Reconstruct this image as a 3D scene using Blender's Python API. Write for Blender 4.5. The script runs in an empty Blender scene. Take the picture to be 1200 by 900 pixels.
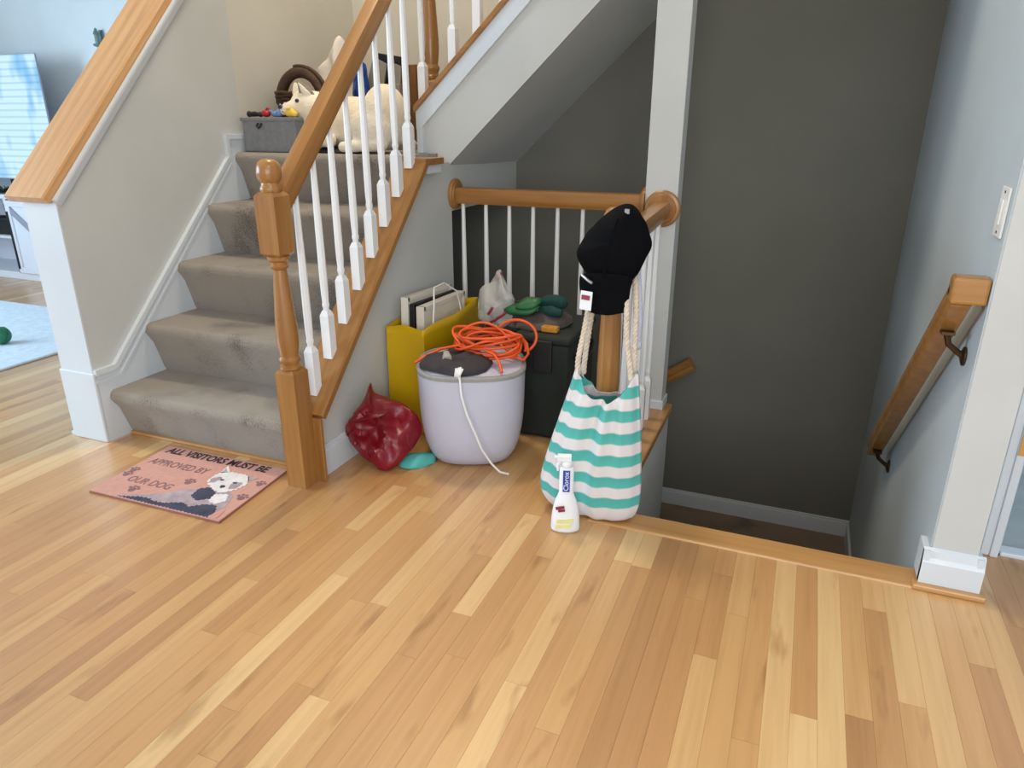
import bpy, bmesh, math, random
from mathutils import Vector, Matrix
random.seed(7)
sc = bpy.context.scene
C = sc.collection
R = math.radians

# ------------------------------------------------------------------ camera
CAM_H = 1.25
F_PX, YAW, PITCH, ROLL = 832.0, R(22.03), R(20.38), R(-0.06)
cam = bpy.data.cameras.new('camera'); cam.sensor_fit = 'HORIZONTAL'; cam.sensor_width = 36.0
cam.lens = F_PX / 1200.0 * 36.0; cam.clip_start = 0.02; cam.clip_end = 60
cob = bpy.data.objects.new('camera', cam); C.objects.link(cob)
fw = Vector((-math.sin(YAW) * math.cos(PITCH), math.cos(YAW) * math.cos(PITCH), -math.sin(PITCH)))
rt = Vector((math.cos(YAW), math.sin(YAW), 0)); dn = fw.cross(rt)
r2 = rt * math.cos(ROLL) + dn * math.sin(ROLL); d2 = dn * math.cos(ROLL) - rt * math.sin(ROLL)
M = Matrix((r2, -d2, -fw)).transposed().to_4x4(); M.translation = (0, 0, CAM_H)
cob.matrix_world = M
sc.camera = cob

# ------------------------------------------------------------------ world, lights, exposure
w = bpy.data.worlds.new('world'); sc.world = w; w.use_nodes = True
bg = w.node_tree.nodes['Background']; bg.inputs[0].default_value = (0.62, 0.82, 1.0, 1); bg.inputs[1].default_value = 0.55
def area(name, loc, target, sx, sy, power, col):
    l = bpy.data.lights.new(name, 'AREA'); l.shape = 'RECTANGLE'; l.size = sx; l.size_y = sy; l.energy = power; l.color = col
    o = bpy.data.objects.new(name, l); C.objects.link(o); o.location = loc
    o.rotation_euler = (Vector(target) - Vector(loc)).to_track_quat('-Z', 'Y').to_euler()
    return o
area('living_room_window_light', (-6.3, 0.1, 1.7), (-1.0, 1.5, 0.6), 3.2, 1.6, 138, (0.62, 0.82, 1.0))
area('rear_window_light', (0.9, -2.3, 1.55), (-0.9, 2.2, 0.55), 3.2, 1.7, 63, (0.98, 0.98, 0.96))
area('added_floor_fill', (-0.1, 0.35, 2.58), (-0.1, 0.45, 0), 1.3, 0.9, 12, (1.0, 0.96, 0.90))  # added fill lamp out of view, brightens the floor near the camera
area('upstairs_ceiling_light', (-1.9, 2.95, 4.6), (-1.9, 3.0, 0), 0.5, 0.5, 50, (1.0, 0.86, 0.66))
vs = sc.view_settings
vs.view_transform = 'Standard'; vs.look = 'None'; vs.gamma = 1.0; vs.use_curve_mapping = False; vs.exposure = 0.52

# ------------------------------------------------------------------ materials
def srgb(r, g, b):
    f = lambda c: (c / 255 / 12.92) if c / 255 <= 0.04045 else ((c / 255 + 0.055) / 1.055) ** 2.4
    return (f(r), f(g), f(b), 1)
class NT:
    def __init__(s, name):
        s.m = bpy.data.materials.new(name); s.m.use_nodes = True; s.t = s.m.node_tree
        s.b = s.t.nodes['Principled BSDF']
    def n(s, typ, **kw):
        nd = s.t.nodes.new(typ)
        for k, v in kw.items(): setattr(nd, k, v)
        return nd
    def l(s, a, b): s.t.links.new(a, b)
    def ramp(s, fac, stops):
        r = s.n('ShaderNodeValToRGB'); e = r.color_ramp.elements
        while len(e) < len(stops): e.new(0.5)
        for k, (p, c) in enumerate(stops): e[k].position = p; e[k].color = c
        s.l(fac, r.inputs[0]); return r.outputs[0]
    def noise(s, scale, detail=3, vec=None, rough=0.5):
        nd = s.n('ShaderNodeTexNoise'); nd.inputs['Scale'].default_value = scale; nd.inputs['Detail'].default_value = detail
        nd.inputs['Roughness'].default_value = rough
        if vec is not None: s.l(vec, nd.inputs['Vector'])
        return nd.outputs['Fac']
    def obj(s):
        return s.n('ShaderNodeTexCoord').outputs['Object']
    def pos(s):
        return s.n('ShaderNodeNewGeometry').outputs['Position']
    def mapv(s, vec, scale, loc=(0, 0, 0), rot=(0, 0, 0)):
        mp = s.n('ShaderNodeMapping'); mp.inputs['Scale'].default_value = scale; mp.inputs['Location'].default_value = loc
        mp.inputs['Rotation'].default_value = rot
        s.l(vec, mp.inputs['Vector']); return mp.outputs[0]
    def bump(s, h, strength, dist=0.01):
        bp = s.n('ShaderNodeBump'); bp.inputs['Strength'].default_value = strength; bp.inputs['Distance'].default_value = dist
        s.l(h, bp.inputs['Height']); s.l(bp.outputs[0], s.b.inputs['Normal'])
    def set(s, **kw):
        for k, v in kw.items(): s.b.inputs[k.replace('_', ' ')].default_value = v
        return s

def paint(name, c, rough=0.6, var=0.04, bump=0.05, spec=0.3):
    t = NT(name); nz = t.noise(3.0, 4, t.pos())
    c1 = tuple(x * (1 - var) for x in c[:3]) + (1,); c2 = tuple(min(1, x * (1 + var)) for x in c[:3]) + (1,)
    t.l(t.ramp(nz, [(0.3, c1), (0.7, c2)]), t.b.inputs['Base Color'])
    t.set(Roughness=rough); t.b.inputs['Specular IOR Level'].default_value = spec
    if bump: t.bump(t.noise(220, 2, t.pos()), bump, 0.002)
    return t.m
def plain(name, c, rough=0.5, metal=0.0, var=0.08, nscale=14, bump=0.0, bscale=60, coat=0.0):
    t = NT(name); nz = t.noise(nscale, 3, t.obj())
    c1 = tuple(x * (1 - var) for x in c[:3]) + (1,); c2 = tuple(min(1, x * (1 + var)) for x in c[:3]) + (1,)
    t.l(t.ramp(nz, [(0.3, c1), (0.7, c2)]), t.b.inputs['Base Color'])
    t.set(Roughness=rough, Metallic=metal); t.b.inputs['Coat Weight'].default_value = coat
    if bump: t.bump(t.noise(bscale, 3, t.obj()), bump, 0.004)
    return t.m
def wood(name, dark, mid, light, axis='Y', rough=0.32, scale=1.0, rot=(0, 0, 0)):
    t = NT(name)
    sv = {'X': (1.5, 26, 26), 'Y': (26, 1.5, 26), 'Z': (26, 26, 1.5)}[axis]
    v = t.mapv(t.mapv(t.pos(), (1, 1, 1), rot=rot), tuple(a * scale for a in sv))
    nz = t.noise(1.0, 5, v, 0.6)
    t.l(t.ramp(nz, [(0.25, dark), (0.5, mid), (0.78, light)]), t.b.inputs['Base Color'])
    t.set(Roughness=rough); t.b.inputs['Coat Weight'].default_value = 0.25; t.b.inputs['Coat Roughness'].default_value = 0.15
    t.bump(nz, 0.05, 0.002)
    return t.m
def floor_mat():
    t = NT('oak_floor')
    g = t.n('ShaderNodeNewGeometry'); oi = t.n('ShaderNodeObjectInfo')
    add = t.n('ShaderNodeMath', operation='ADD'); t.l(oi.outputs['Random'], add.inputs[0]); t.l(g.outputs['Random Per Island'], add.inputs[1])
    wn = t.n('ShaderNodeTexWhiteNoise', noise_dimensions='1D'); t.l(add.outputs[0], wn.inputs['W'])
    rnd = wn.outputs['Value']
    # grain coordinates, shifted for each plank
    sc_ = t.n('ShaderNodeVectorMath', operation='SCALE'); t.l(wn.outputs['Color'], sc_.inputs[0]); sc_.inputs['Scale'].default_value = 40
    va = t.n('ShaderNodeVectorMath', operation='ADD'); t.l(g.outputs['Position'], va.inputs[0]); t.l(sc_.outputs[0], va.inputs[1])
    grain = t.noise(1.0, 5, t.mapv(va.outputs[0], (55, 2.2, 10)), 0.6)
    knot = t.noise(1.0, 3, t.mapv(va.outputs[0], (14, 3.0, 5)), 0.5)
    base = t.ramp(rnd, [(0.0, srgb(166, 120, 76)), (0.1, srgb(186, 138, 88)), (0.5, srgb(196, 149, 95)), (0.86, srgb(204, 160, 106)), (1.0, srgb(220, 184, 130))])
    gr = t.ramp(grain, [(0.3, (0.86, 0.82, 0.76, 1)), (0.6, (1.03, 1.03, 1.03, 1))])
    m1 = t.n('ShaderNodeMix', data_type='RGBA', blend_type='MULTIPLY'); m1.inputs[0].default_value = 0.75
    t.l(base, m1.inputs[6]); t.l(gr, m1.inputs[7])
    kn = t.ramp(knot, [(0.27, (0.62, 0.52, 0.42, 1)), (0.38, (1, 1, 1, 1))])
    m2 = t.n('ShaderNodeMix', data_type='RGBA', blend_type='MULTIPLY'); m2.inputs[0].default_value = 0.8
    t.l(m1.outputs[2], m2.inputs[6]); t.l(kn, m2.inputs[7])
    t.l(m2.outputs[2], t.b.inputs['Base Color'])
    t.set(Roughness=0.4); t.b.inputs['Coat Weight'].default_value = 0.9; t.b.inputs['Coat Roughness'].default_value = 0.26
    t.bump(t.noise(6.0, 3, g.outputs['Position']), 0.06, 0.01)
    return t.m
def carpet_mat(name, dark, light):
    t = NT(name)
    f = t.noise(1.0, 2, t.mapv(t.pos(), (330, 330, 110)), 0.7); b = t.noise(6, 2, t.mapv(t.pos(), (1, 1, 0.5)), 0.5)
    ad = t.n('ShaderNodeMath', operation='MULTIPLY_ADD'); t.l(f, ad.inputs[0]); ad.inputs[1].default_value = 1.1; t.l(b, ad.inputs[2])
    t.l(t.ramp(ad.outputs[0], [(0.72, dark), (1.42, light)]), t.b.inputs['Base Color'])
    t.set(Roughness=0.95); t.b.inputs['Sheen Weight'].default_value = 0.3; t.b.inputs['Specular IOR Level'].default_value = 0.05
    t.bump(f, 0.7, 0.006)
    return t.m

MT = {}
MT['wall'] = paint('wall_paint_grey_beige', srgb(198, 200, 198), 0.75)
MT['wall_warm_lit'] = paint('wall_paint_warm_light_tint', srgb(208, 204, 194), 0.75)  # same wall paint with the warm light of the landing tinted in
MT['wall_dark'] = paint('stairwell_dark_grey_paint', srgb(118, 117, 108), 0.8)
MT['wall_right'] = paint('stairwell_side_paint', srgb(182, 192, 198), 0.7)
MT['wall_living'] = paint('living_room_paint', srgb(212, 220, 224), 0.7)
MT['ceiling'] = paint('ceiling_white', srgb(225, 225, 222), 0.8)
MT['trim'] = paint('white_trim_paint', srgb(212, 219, 226), 0.35, 0.02, 0.02, 0.5)
MT['white_gloss'] = paint('white_baluster_paint', srgb(236, 238, 240), 0.3, 0.02, 0.0, 0.5)
OD, OM, OL = srgb(134, 88, 40), srgb(158, 110, 56), srgb(178, 131, 74)
MT['oak_z'] = wood('oak_upright', OD, OM, OL, 'Z')
MT['oak_y'] = wood('oak_lengthways', OD, OM, OL, 'Y')
MT['oak_x'] = wood('oak_crossways', OD, OM, OL, 'X')
MT['oak_slope'] = wood('oak_sloped', OD, OM, OL, 'Y', rot=(R(-45), 0, 0))
MT['oak_cap'] = wood('oak_pale_cap', srgb(178, 128, 78), srgb(201, 152, 100), srgb(214, 170, 120), 'Y', 0.4, rot=(R(-45), 0, 0))
MT['floor'] = floor_mat()
MT['oak_trim'] = wood('oak_floor_trim', srgb(172, 124, 72), srgb(190, 142, 86), srgb(202, 156, 100), 'X')
MT['oak_trim_y'] = wood('oak_floor_trim_lengthways', srgb(160, 110, 60), srgb(180, 130, 76), srgb(196, 148, 92), 'Y')
MT['subfloor'] = plain('plank_joint_wood', srgb(150, 104, 60), 0.7)
MT['carpet'] = carpet_mat('stair_carpet', srgb(86, 78, 69), srgb(154, 145, 134))
MT['carpet_low'] = carpet_mat('basement_carpet', srgb(84, 66, 48), srgb(138, 112, 86))
MT['bronze'] = plain('bronze_bracket', srgb(84, 66, 50), 0.35, 0.9)
MT['brass'] = plain('brass', srgb(190, 150, 88), 0.3, 0.9)
MT['switch'] = plain('switch_plastic', srgb(232, 232, 228), 0.35, 0, 0.02)
MT['tile'] = plain('grey_floor_tile', srgb(176, 184, 186), 0.35, 0, 0.12, 6)
MT['grout'] = plain('grout', srgb(205, 210, 210), 0.8)

# ------------------------------------------------------------------ mesh helpers
class MB:
    def __init__(s): s.v = []; s.f = []; s.M = None
    def add(s, vs_, fs):
        o = len(s.v)
        for p in vs_:
            p = Vector(p)
            if s.M is not None: p = s.M @ p
            s.v.append(p)
        s.f += [tuple(o + i for i in f) for f in fs]
        return s
    def box(s, x0, x1, y0, y1, z0, z1):
        return s.add([(x0, y0, z0), (x1, y0, z0), (x1, y1, z0), (x0, y1, z0), (x0, y0, z1), (x1, y0, z1), (x1, y1, z1), (x0, y1, z1)],
                     [(3, 2, 1, 0), (4, 5, 6, 7), (0, 1, 5, 4), (1, 2, 6, 5), (2, 3, 7, 6), (3, 0, 4, 7)])
    def prism(s, poly, axis, a, b):
        def mk(p, t):
            return (t, p[0], p[1]) if axis == 'X' else ((p[0], t, p[1]) if axis == 'Y' else (p[0], p[1], t))
        n = len(poly)
        return s.add([mk(p, a) for p in poly] + [mk(p, b) for p in poly],
                     [tuple(range(n)), tuple(range(2 * n - 1, n - 1, -1))] + [(i, i + n, (i + 1) % n + n, (i + 1) % n) for i in range(n)])
    def lathe(s, prof, cx=0, cy=0, seg=16, sx=1, sy=1, cap=True):
        n = len(prof); vs_ = []; fs = []
        for r, z in prof:
            for k in range(seg):
                a = 2 * math.pi * k / seg; vs_.append((cx + r * sx * math.cos(a), cy + r * sy * math.sin(a), z))
        for i in range(n - 1):
            for k in range(seg):
                k2 = (k + 1) % seg; fs.append((i * seg + k, i * seg + k2, (i + 1) * seg + k2, (i + 1) * seg + k))
        if cap: fs += [tuple(range(seg - 1, -1, -1)), tuple(range((n - 1) * seg, n * seg))]
        return s.add(vs_, fs)
    def tube(s, path, r, seg=8, closed=False):
        path = [Vector(p) for p in path]; n = len(path); vs_ = []; fs = []; up = Vector((0, 0, 1)); prev = None
        for i, p in enumerate(path):
            if closed: t = path[(i + 1) % n] - path[i - 1]
            else: t = path[min(i + 1, n - 1)] - path[max(i - 1, 0)]
            t.normalize()
            if prev is None: a = t.cross(up if abs(t.z) < 0.9 else Vector((1, 0, 0)))
            else: a = prev - t * prev.dot(t)
            a.normalize(); prev = a; b = t.cross(a)
            rr = r[i] if isinstance(r, (list, tuple)) else r
            for k in range(seg):
                an = 2 * math.pi * k / seg; vs_.append(p + (a * math.cos(an) + b * math.sin(an)) * rr)
        for i in range(n if closed else n - 1):
            j = (i + 1) % n
            for k in range(seg):
                k2 = (k + 1) % seg; fs.append((i * seg + k, i * seg + k2, j * seg + k2, j * seg + k))
        if not closed: fs += [tuple(range(seg - 1, -1, -1)), tuple(range((n - 1) * seg, n * seg))]
        return s.add(vs_, fs)
    def sweep(s, section, p0, p1, side=Vector((1, 0, 0))):
        """section (a along side, b along the normal) swept straight from p0 to p1"""
        p0, p1 = Vector(p0), Vector(p1); t = (p1 - p0).normalized(); nrm = side.cross(t).normalized()
        if nrm.z < 0: nrm = -nrm
        n = len(section)
        return s.add([p0 + side * a + nrm * b for a, b in section] + [p1 + side * a + nrm * b for a, b in section],
                     [tuple(range(n)), tuple(range(2 * n - 1, n - 1, -1))] + [(i, i + n, (i + 1) % n + n, (i + 1) % n) for i in range(n)])
    def grid(s, fn, nu, nv, closed_u=False):
        vs_ = []; fs = []
        for j in range(nv + 1):
            for i in range(nu if closed_u else nu + 1): vs_.append(fn(i / nu, j / nv))
        W = nu if closed_u else nu + 1
        for j in range(nv):
            for i in range(nu):
                i2 = (i + 1) % W; fs.append((j * W + i, j * W + i2, (j + 1) * W + i2, (j + 1) * W + i))
        return s.add(vs_, fs)
    def ball(s, c, r, seg=14, rings=9):
        c = Vector(c); r = r if isinstance(r, (tuple, list)) else (r, r, r)
        pr = []
        for j in range(rings + 1):
            a = -math.pi / 2 + math.pi * j / rings; pr.append((max(1e-4, math.cos(a)), math.sin(a)))
        vs_ = []; fs = []
        for q, z in pr:
            for k in range(seg):
                a = 2 * math.pi * k / seg; vs_.append((c.x + r[0] * q * math.cos(a), c.y + r[1] * q * math.sin(a), c.z + r[2] * z))
        for i in range(rings):
            for k in range(seg):
                k2 = (k + 1) % seg; fs.append((i * seg + k, i * seg + k2, (i + 1) * seg + k2, (i + 1) * seg + k))
        return s.add(vs_, fs)
    def build(s, name, mat, parent=None, origin=None, smooth=None, bevel=0.0, seg=2):
        off = Vector((0, 0, 0))
        if parent is not None:
            o_ = parent
            while o_ is not None: off += o_.location; o_ = o_.parent
        elif origin is not None: off = Vector(origin)
        me = bpy.data.meshes.new(name)
        me.from_pydata([tuple(p - off) for p in s.v], [], s.f)
        bm = bmesh.new(); bm.from_mesh(me); bmesh.ops.recalc_face_normals(bm, faces=bm.faces)
        if bevel:
            ed = [e for e in bm.edges if len(e.link_faces) == 2 and e.calc_face_angle(0) > R(28)]
            bmesh.ops.bevel(bm, geom=ed, offset=bevel, segments=seg, affect='EDGES', profile=0.5, clamp_overlap=True)
        if smooth is not None:
            for f in bm.faces: f.smooth = True
            for e in bm.edges:
                if len(e.link_faces) == 2 and e.calc_face_angle(0) > R(smooth): e.smooth = False
        bm.to_mesh(me); bm.free()
        if isinstance(mat, str): mat = MT[mat]
        me.materials.append(mat)
        o = bpy.data.objects.new(name, me); C.objects.link(o)
        if parent is not None: o.parent = parent
        else: o.location = off
        return o
def tag(o, label, cat, group=None, kind=None):
    o['label'] = label; o['category'] = cat
    if group: o['group'] = group
    if kind: o['kind'] = kind
    return o
def thing(name, loc, label, cat, group=None, kind=None):
    o = bpy.data.objects.new(name, None); C.objects.link(o); o.location = loc; o.empty_display_size = 0.05
    return tag(o, label, cat, group, kind)
def copy_tree(o, parent=None):
    c = o.copy(); C.objects.link(c); c.parent = parent
    for ch in list(o.children): copy_tree(ch, c)
    return c
def text_mesh(name, s, size, mat, parent, loc, rot, extrude=0.0004, align='LEFT', sx=1.0, bold=0.0):
    cu = bpy.data.curves.new(name, 'FONT'); cu.body = s; cu.size = size; cu.align_x = align; cu.align_y = 'CENTER'; cu.extrude = extrude; cu.resolution_u = 3; cu.offset = bold
    tmp = bpy.data.objects.new(name + '_tmp', cu); C.objects.link(tmp)
    dg = bpy.context.evaluated_depsgraph_get(); me = bpy.data.meshes.new_from_object(tmp.evaluated_get(dg))
    bpy.data.objects.remove(tmp); bpy.data.curves.remove(cu)
    me.materials.clear(); me.materials.append(MT[mat])
    o = bpy.data.objects.new(name, me); C.objects.link(o); o.parent = parent
    off = Vector((0, 0, 0)); p_ = parent
    while p_ is not None: off += p_.location; p_ = p_.parent
    o.location = Vector(loc) - off; o.rotation_euler = rot; o.scale = (sx, 1, 1)
    return o

# ================================================================== STRUCTURE
XK, XKL = -2.557, -2.73          # knee wall: stair side, living-room side
XW = -1.545                      # drywall under the stair balustrade
XE = -0.475                      # edge of the stair opening
XR = 0.45                        # stairwell side wall
YO = 2.09                        # front of the stair opening
YG = 3.05                        # guard rail plane
YB = 3.88                        # back wall
ZL = 1.10                        # upper landing
ZB = -0.93                       # lower landing
RISE, RUN, YN0 = 0.2255, 0.222, 1.897
N1 = 5

# ---- floor with single planks
floor = MB()
floor.box(-9, 3.2, -5, 1.98, -0.06, -0.012)
floor.box(-9, XKL, 1.98, 4.4, -0.06, -0.012)
floor.box(XKL, XW, 1.98, 2.3, -0.06, -0.012)
floor.box(XW - 0.01, XE - 0.03, 1.98, 3.14, -0.06, -0.012)
floor.box(XR + 0.02, 3.2, 1.98, 2.285, -0.06, -0.012)
fl = floor.build('floor', 'subfloor')
tag(fl, 'honey oak strip floor of the main room', 'floor', kind='structure')
PW = 0.0575
def y_end(x):
    if x < XKL - 0.03: return 4.32
    if x < XW + 0.02: return 1.97
    if x < XE - 0.06: return 3.13
    if x < XE + 0.0: return 2.0
    if x < XR + 0.02: return 2.0
    if x < 0.57: return 2.035
    return 2.285
def camproj(p):
    q = Vector(p) - Vector((0, 0, CAM_H)); z = q.dot(fw)
    if z < 0.2: return None
    return (600 + F_PX * q.dot(r2) / z, 450 + F_PX * q.dot(d2) / z, z)
pm = MB()
hw = PW / 2 - 0.00012; ch = 0.0004
sec = [(-hw, -0.012), (hw, -0.012), (hw, -ch), (hw - ch, 0), (-hw + ch, 0), (-hw, -ch)]
pm.add([(a, 0, b) for a, b in sec] + [(a, 1, b) for a, b in sec], [(0, 1, 2, 3, 4, 5), (11, 10, 9, 8, 7, 6)] + [(i, (i + 1) % 6, (i + 1) % 6 + 6, i + 6) for i in range(6)])
planks = []
nrow = int(12 / PW)
for i in range(-int(8.6 / PW), int(2.9 / PW)):
    x = (i + 0.5) * PW; ye = y_end(x); y = -4.5 + random.uniform(0, 0.9)
    while y < ye - 0.02:
        L = random.choice((0.35, 0.5, 0.65, 0.8, 0.95, 1.15, 1.4)) * random.uniform(0.85, 1.15)
        y1 = min(y + L, ye)
        if ye - y1 < 0.12: y1 = ye
        vis = 0.0
        for k in range(9):
            q = camproj((x, y + (y1 - y) * (k + 0.5) / 9, 0))
            if q and -15 < q[0] < 1215 and -15 < q[1] < 915: vis += (y1 - y) / 9 * PW * (F_PX / q[2]) ** 2 * CAM_H / q[2]
        planks.append((vis, x, y, y1)); y = y1
planks.sort(key=lambda p: -p[0])
proto = pm.build('plank', 'floor', parent=fl)
pme = proto.data
for k, (v_, x, y, y1) in enumerate(planks[:300]):
    o = proto if k == 0 else bpy.data.objects.new('plank', pme)
    if k: C.objects.link(o); o.parent = fl
    o.location = Vector((x, y + 0.0003, 0)) - fl.location; o.scale = (1, y1 - y - 0.0006, 1)
rest = MB()
for v_, x, y, y1 in planks[300:]:
    if x < -8.5 or y1 < -4.2: continue
    rest.add([(x + a, y + 0.0003, b) for a, b in sec] + [(x + a, y1 - 0.0003, b) for a, b in sec], [(0, 1, 2, 3, 4, 5), (11, 10, 9, 8, 7, 6)] + [(i, (i + 1) % 6, (i + 1) % 6 + 6, i + 6) for i in range(6)])
ro = rest.build('planks_beyond', 'floor', parent=fl); ro['kind'] = 'stuff'

# ---- trims of the floor edge
def trim(name, mb, mat, label, bevel=0.003, cat='trim', origin=None):
    o = mb.build(name, mat, bevel=bevel, origin=origin); return tag(o, label, cat, kind='structure')
trim('trim_1', MB().box(XE - 0.065, XR + 0.006, 2.0, YO + 0.012, -0.03, 0.006), 'oak_trim', 'oak nosing board along the front edge of the stair opening', 0.006)
trim('trim_2', MB().box(XE - 0.095, XE + 0.015, YO + 0.012, 3.14, -0.03, 0.008), 'oak_trim_y', 'oak shoe board under the short balustrade beside the striped bag', 0.006)
trim('trim_3', MB().box(XW, XE - 0.095, 3.04, 3.16, -0.03, 0.008), 'oak_x', 'oak shoe board under the back guard rail', 0.005)

# ---- walls
def wall(name, mb, mat, label, origin=None, bevel=0.0):
    o = mb.build(name, mat, origin=origin, bevel=bevel); return tag(o, label, 'wall', kind='structure')
KS = 1.043                        # slope of the knee wall
kz = lambda y: 0.985 + KS * (y - 1.855)
wall('wall_knee', MB().prism([(1.855, 0), (1.855, kz(1.855)), (2.86, kz(2.86)), (2.86, 0)], 'X', XKL, XK), 'wall', 'sloping half wall between the carpeted stairs and the living room')
wall('wall_left', MB().box(XKL, XK, 2.86, 4.0, 0, 5), 'wall_warm_lit', 'beige wall left of the upper stair landing')
wall('wall_added_left_basement', MB().box(XKL, XK, 2.0, 4.0, -2.8, 0), 'wall_dark', 'grey wall added to contain light at the left end of the basement stairwell')  # added out of view to contain light below the landing
SB0, SBS = (-1.535, 1.04), 0.937  # soffit line on the back wall
SF0, SFS = (-1.553, 1.051), 0.928  # soffit line on the front face
sb = lambda x: SB0[1] + SBS * (x - SB0[0])
sf = lambda x: SF0[1] + SFS * (x - SF0[0])
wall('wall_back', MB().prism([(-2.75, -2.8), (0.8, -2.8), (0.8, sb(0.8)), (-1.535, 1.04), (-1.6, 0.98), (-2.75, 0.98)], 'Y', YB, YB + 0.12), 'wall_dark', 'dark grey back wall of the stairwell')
wall('wall_back_landing', MB().prism([(-2.75, 0.98), (-1.6, 0.98), (-1.535, 1.04), (0.8, sb(0.8)), (0.8, 5), (-2.75, 5)], 'Y', YB, YB + 0.12), 'wall_warm_lit', 'beige wall with warm light tinted into its colour behind the upper landing')
wall('wall_right', MB().box(XR, 0.566, 2.035, YB + 0.12, -2.8, 5), 'wall_right', 'pale blue-grey stairwell wall carrying the wooden handrail')
# drywall under the stair balustrade
CS, CY0, CZ0 = 0.98, 1.95, 0.315  # top of the oak cap: z = CZ0 + CS*(y-CY0)
cz = lambda y: CZ0 + CS * (y - CY0)
wall('wall_stair_side', MB().prism([(1.905, 0), (1.905, cz(1.905) - 0.06), (2.80, cz(2.80) - 0.06), (2.9, 1.07), (3.06, 1.07), (3.06, 0.0)], 'X', XW - 0.1, XW), 'wall', 'pale drywall triangle under the stair balustrade')
wall('wall_under_landing', MB().box(XW - 0.1, XW, 3.06, YB, 0.85, 1.06), 'wall', 'pale drywall band under the edge of the upper landing')
wall('wall_added_under_stairs', MB().box(XKL, XW - 0.1, 2.95, 3.06, -2.8, 0.85), 'wall_dark', 'dark wall added to contain light under the carpeted stairs')  # unseen closing wall, added to contain light
wall('wall_opening_side', MB().box(XE - 0.12, XE, YO + 0.014, 3.15, ZB - 1.2, -0.03), 'wall', 'grey drywall below the floor beside the stair opening')
wall('wall_opening_front', MB().box(XE, XR, YO - 0.12, YO + 0.0, -2.8, -0.03), 'wall', 'drywall below the front edge of the stair opening')
wall('wall_guard_face', MB().box(XW, XE - 0.12, 3.03, 3.15, -1.2, -0.03), 'wall', 'drywall below the back guard rail')
# panel of the upper flight and its soffit
PS = 0.928
pz = lambda x: 1.285 + PS * (x + 1.70)
wall('wall_upper_flight', MB().prism([(-1.70, 1.07), (-1.70, pz(-1.70)), (0.45, pz(0.45)), (0.45, sf(0.45)), (-1.553, 1.051), (-1.60, 1.051)], 'Y', YG, YG + 0.1), 'wall', 'pale drywall side of the upper flight of stairs')
sm = MB()
def sof(u, v):
    x = -1.553 + u * 2.003; xb = -1.535 + u * 1.985
    return Vector((x, YG + 0.01, sf(x) - 0.002)).lerp(Vector((xb, YB, sb(xb) - 0.002)), v)
sm.grid(sof, 12, 8); sm.grid(lambda u, v: sof(u, v) + Vector((0, 0, 0.06)), 12, 8)
so = sm.build('ceiling_soffit', 'wall'); tag(so, 'sloping soffit under the upper flight of stairs', 'ceiling', kind='structure')
# column
wall('wall_column', MB().box(-0.632, -0.497, 3.045, 3.15, 0.008, 2.6), 'wall', 'pale square column where the two guard rails meet', bevel=0.003)
trim('trim_4', MB().box(-0.640, -0.489, 3.037, 3.153, 0.008, 0.05), 'trim', 'white base moulding at the foot of the column')
# ceilings and far walls of the room, beyond the frame
cl = MB().box(-9, 3.2, -5, 1.9, 2.62, 2.75).box(-9, XKL, 1.9, 4.5, 2.62, 2.75)
tag(cl.build('ceiling', 'ceiling'), 'white ceiling of the main room', 'ceiling', kind='structure')
tag(MB().box(-2.75, 0.8, 1.9, 4.0, 5.0, 5.1).build('ceiling_upper', 'ceiling'), 'white ceiling above the staircase', 'ceiling', kind='structure')
wall('wall_light_stop', MB().box(XKL, 0.8, 1.9, 2.0, 2.62, 5.0), 'wall', 'unseen wall added above the staircase front to stop sky light')  # both added out of view to keep sky light off the stairs
wall('wall_light_stop_left', MB().box(XKL, XK, 2.0, 2.86, 2.62, 5.0), 'wall', 'unseen wall added above the half wall to stop sky light')
wall('wall_living', MB().box(-9, XKL, 4.32, 4.45, 0, 2.65), 'wall_living', 'bright living room wall behind the television')
wall('wall_living_left', MB().box(-9.1, -9, -5, 4.45, 0, 2.65), 'wall_living', 'far living room wall')

# ---- right-hand wall stub: front face, baseboard, shoe, doorway beyond
wall('wall_stub', MB().box(XR + 0.004, 0.566, 2.031, 2.036, 0, 2.62), 'wall', 'pale end of the wall between stair opening and doorway')
bb = MB().prism([(2.031, 0.018), (2.012, 0.018), (2.012, 0.085), (2.018, 0.098), (2.022, 0.118), (2.031, 0.125)], 'X', XR - 0.016, 0.586)
bb.box(XR - 0.016, XR + 0.0, 2.014, 2.10, 0.018, 0.12)
bb.box(0.566, 0.58, 2.016, 2.27, 0.018, 0.12)
trim('baseboard_right', bb, 'trim', 'white moulded baseboard on the end of the wall right of the stair opening', 0.0)
trim('trim_5', MB().box(XR - 0.03, 0.602, 1.994, 2.031, 0.0, 0.018), 'oak_trim', 'oak shoe moulding under the white baseboard right of the stair opening', 0.005)
cs = MB().box(0.566, 0.640, 2.286, 2.40, 0, 2.1).box(0.635, 0.680, 2.272, 2.292, 0, 2.1).box(0.658, 0.680, 2.264, 2.273, 0, 2.1).box(0.668, 0.690, 2.292, 2.40, 0, 2.1)
d1 = trim('door_1', cs, 'trim', 'white door casing at the right edge of the picture', 0.003, 'door frame')
hg = MB().box(0.660, 0.684, 2.2605, 2.2635, 0.345, 0.425)
ho = hg.build('hinge', 'brass', parent=d1); ho['label'] = 'brass hinge'
hp = MB()
for z in (0.346, 0.372, 0.399): hp.lathe([(0.007, z + 0.001), (0.007, z + 0.025)], 0.686, 2.262, 10)
hp.build('hinge_pin', 'brass', parent=d1)
bt = MB().box(0.57, 3.2, 2.29, 5.0, -0.06, -0.008)
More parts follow.
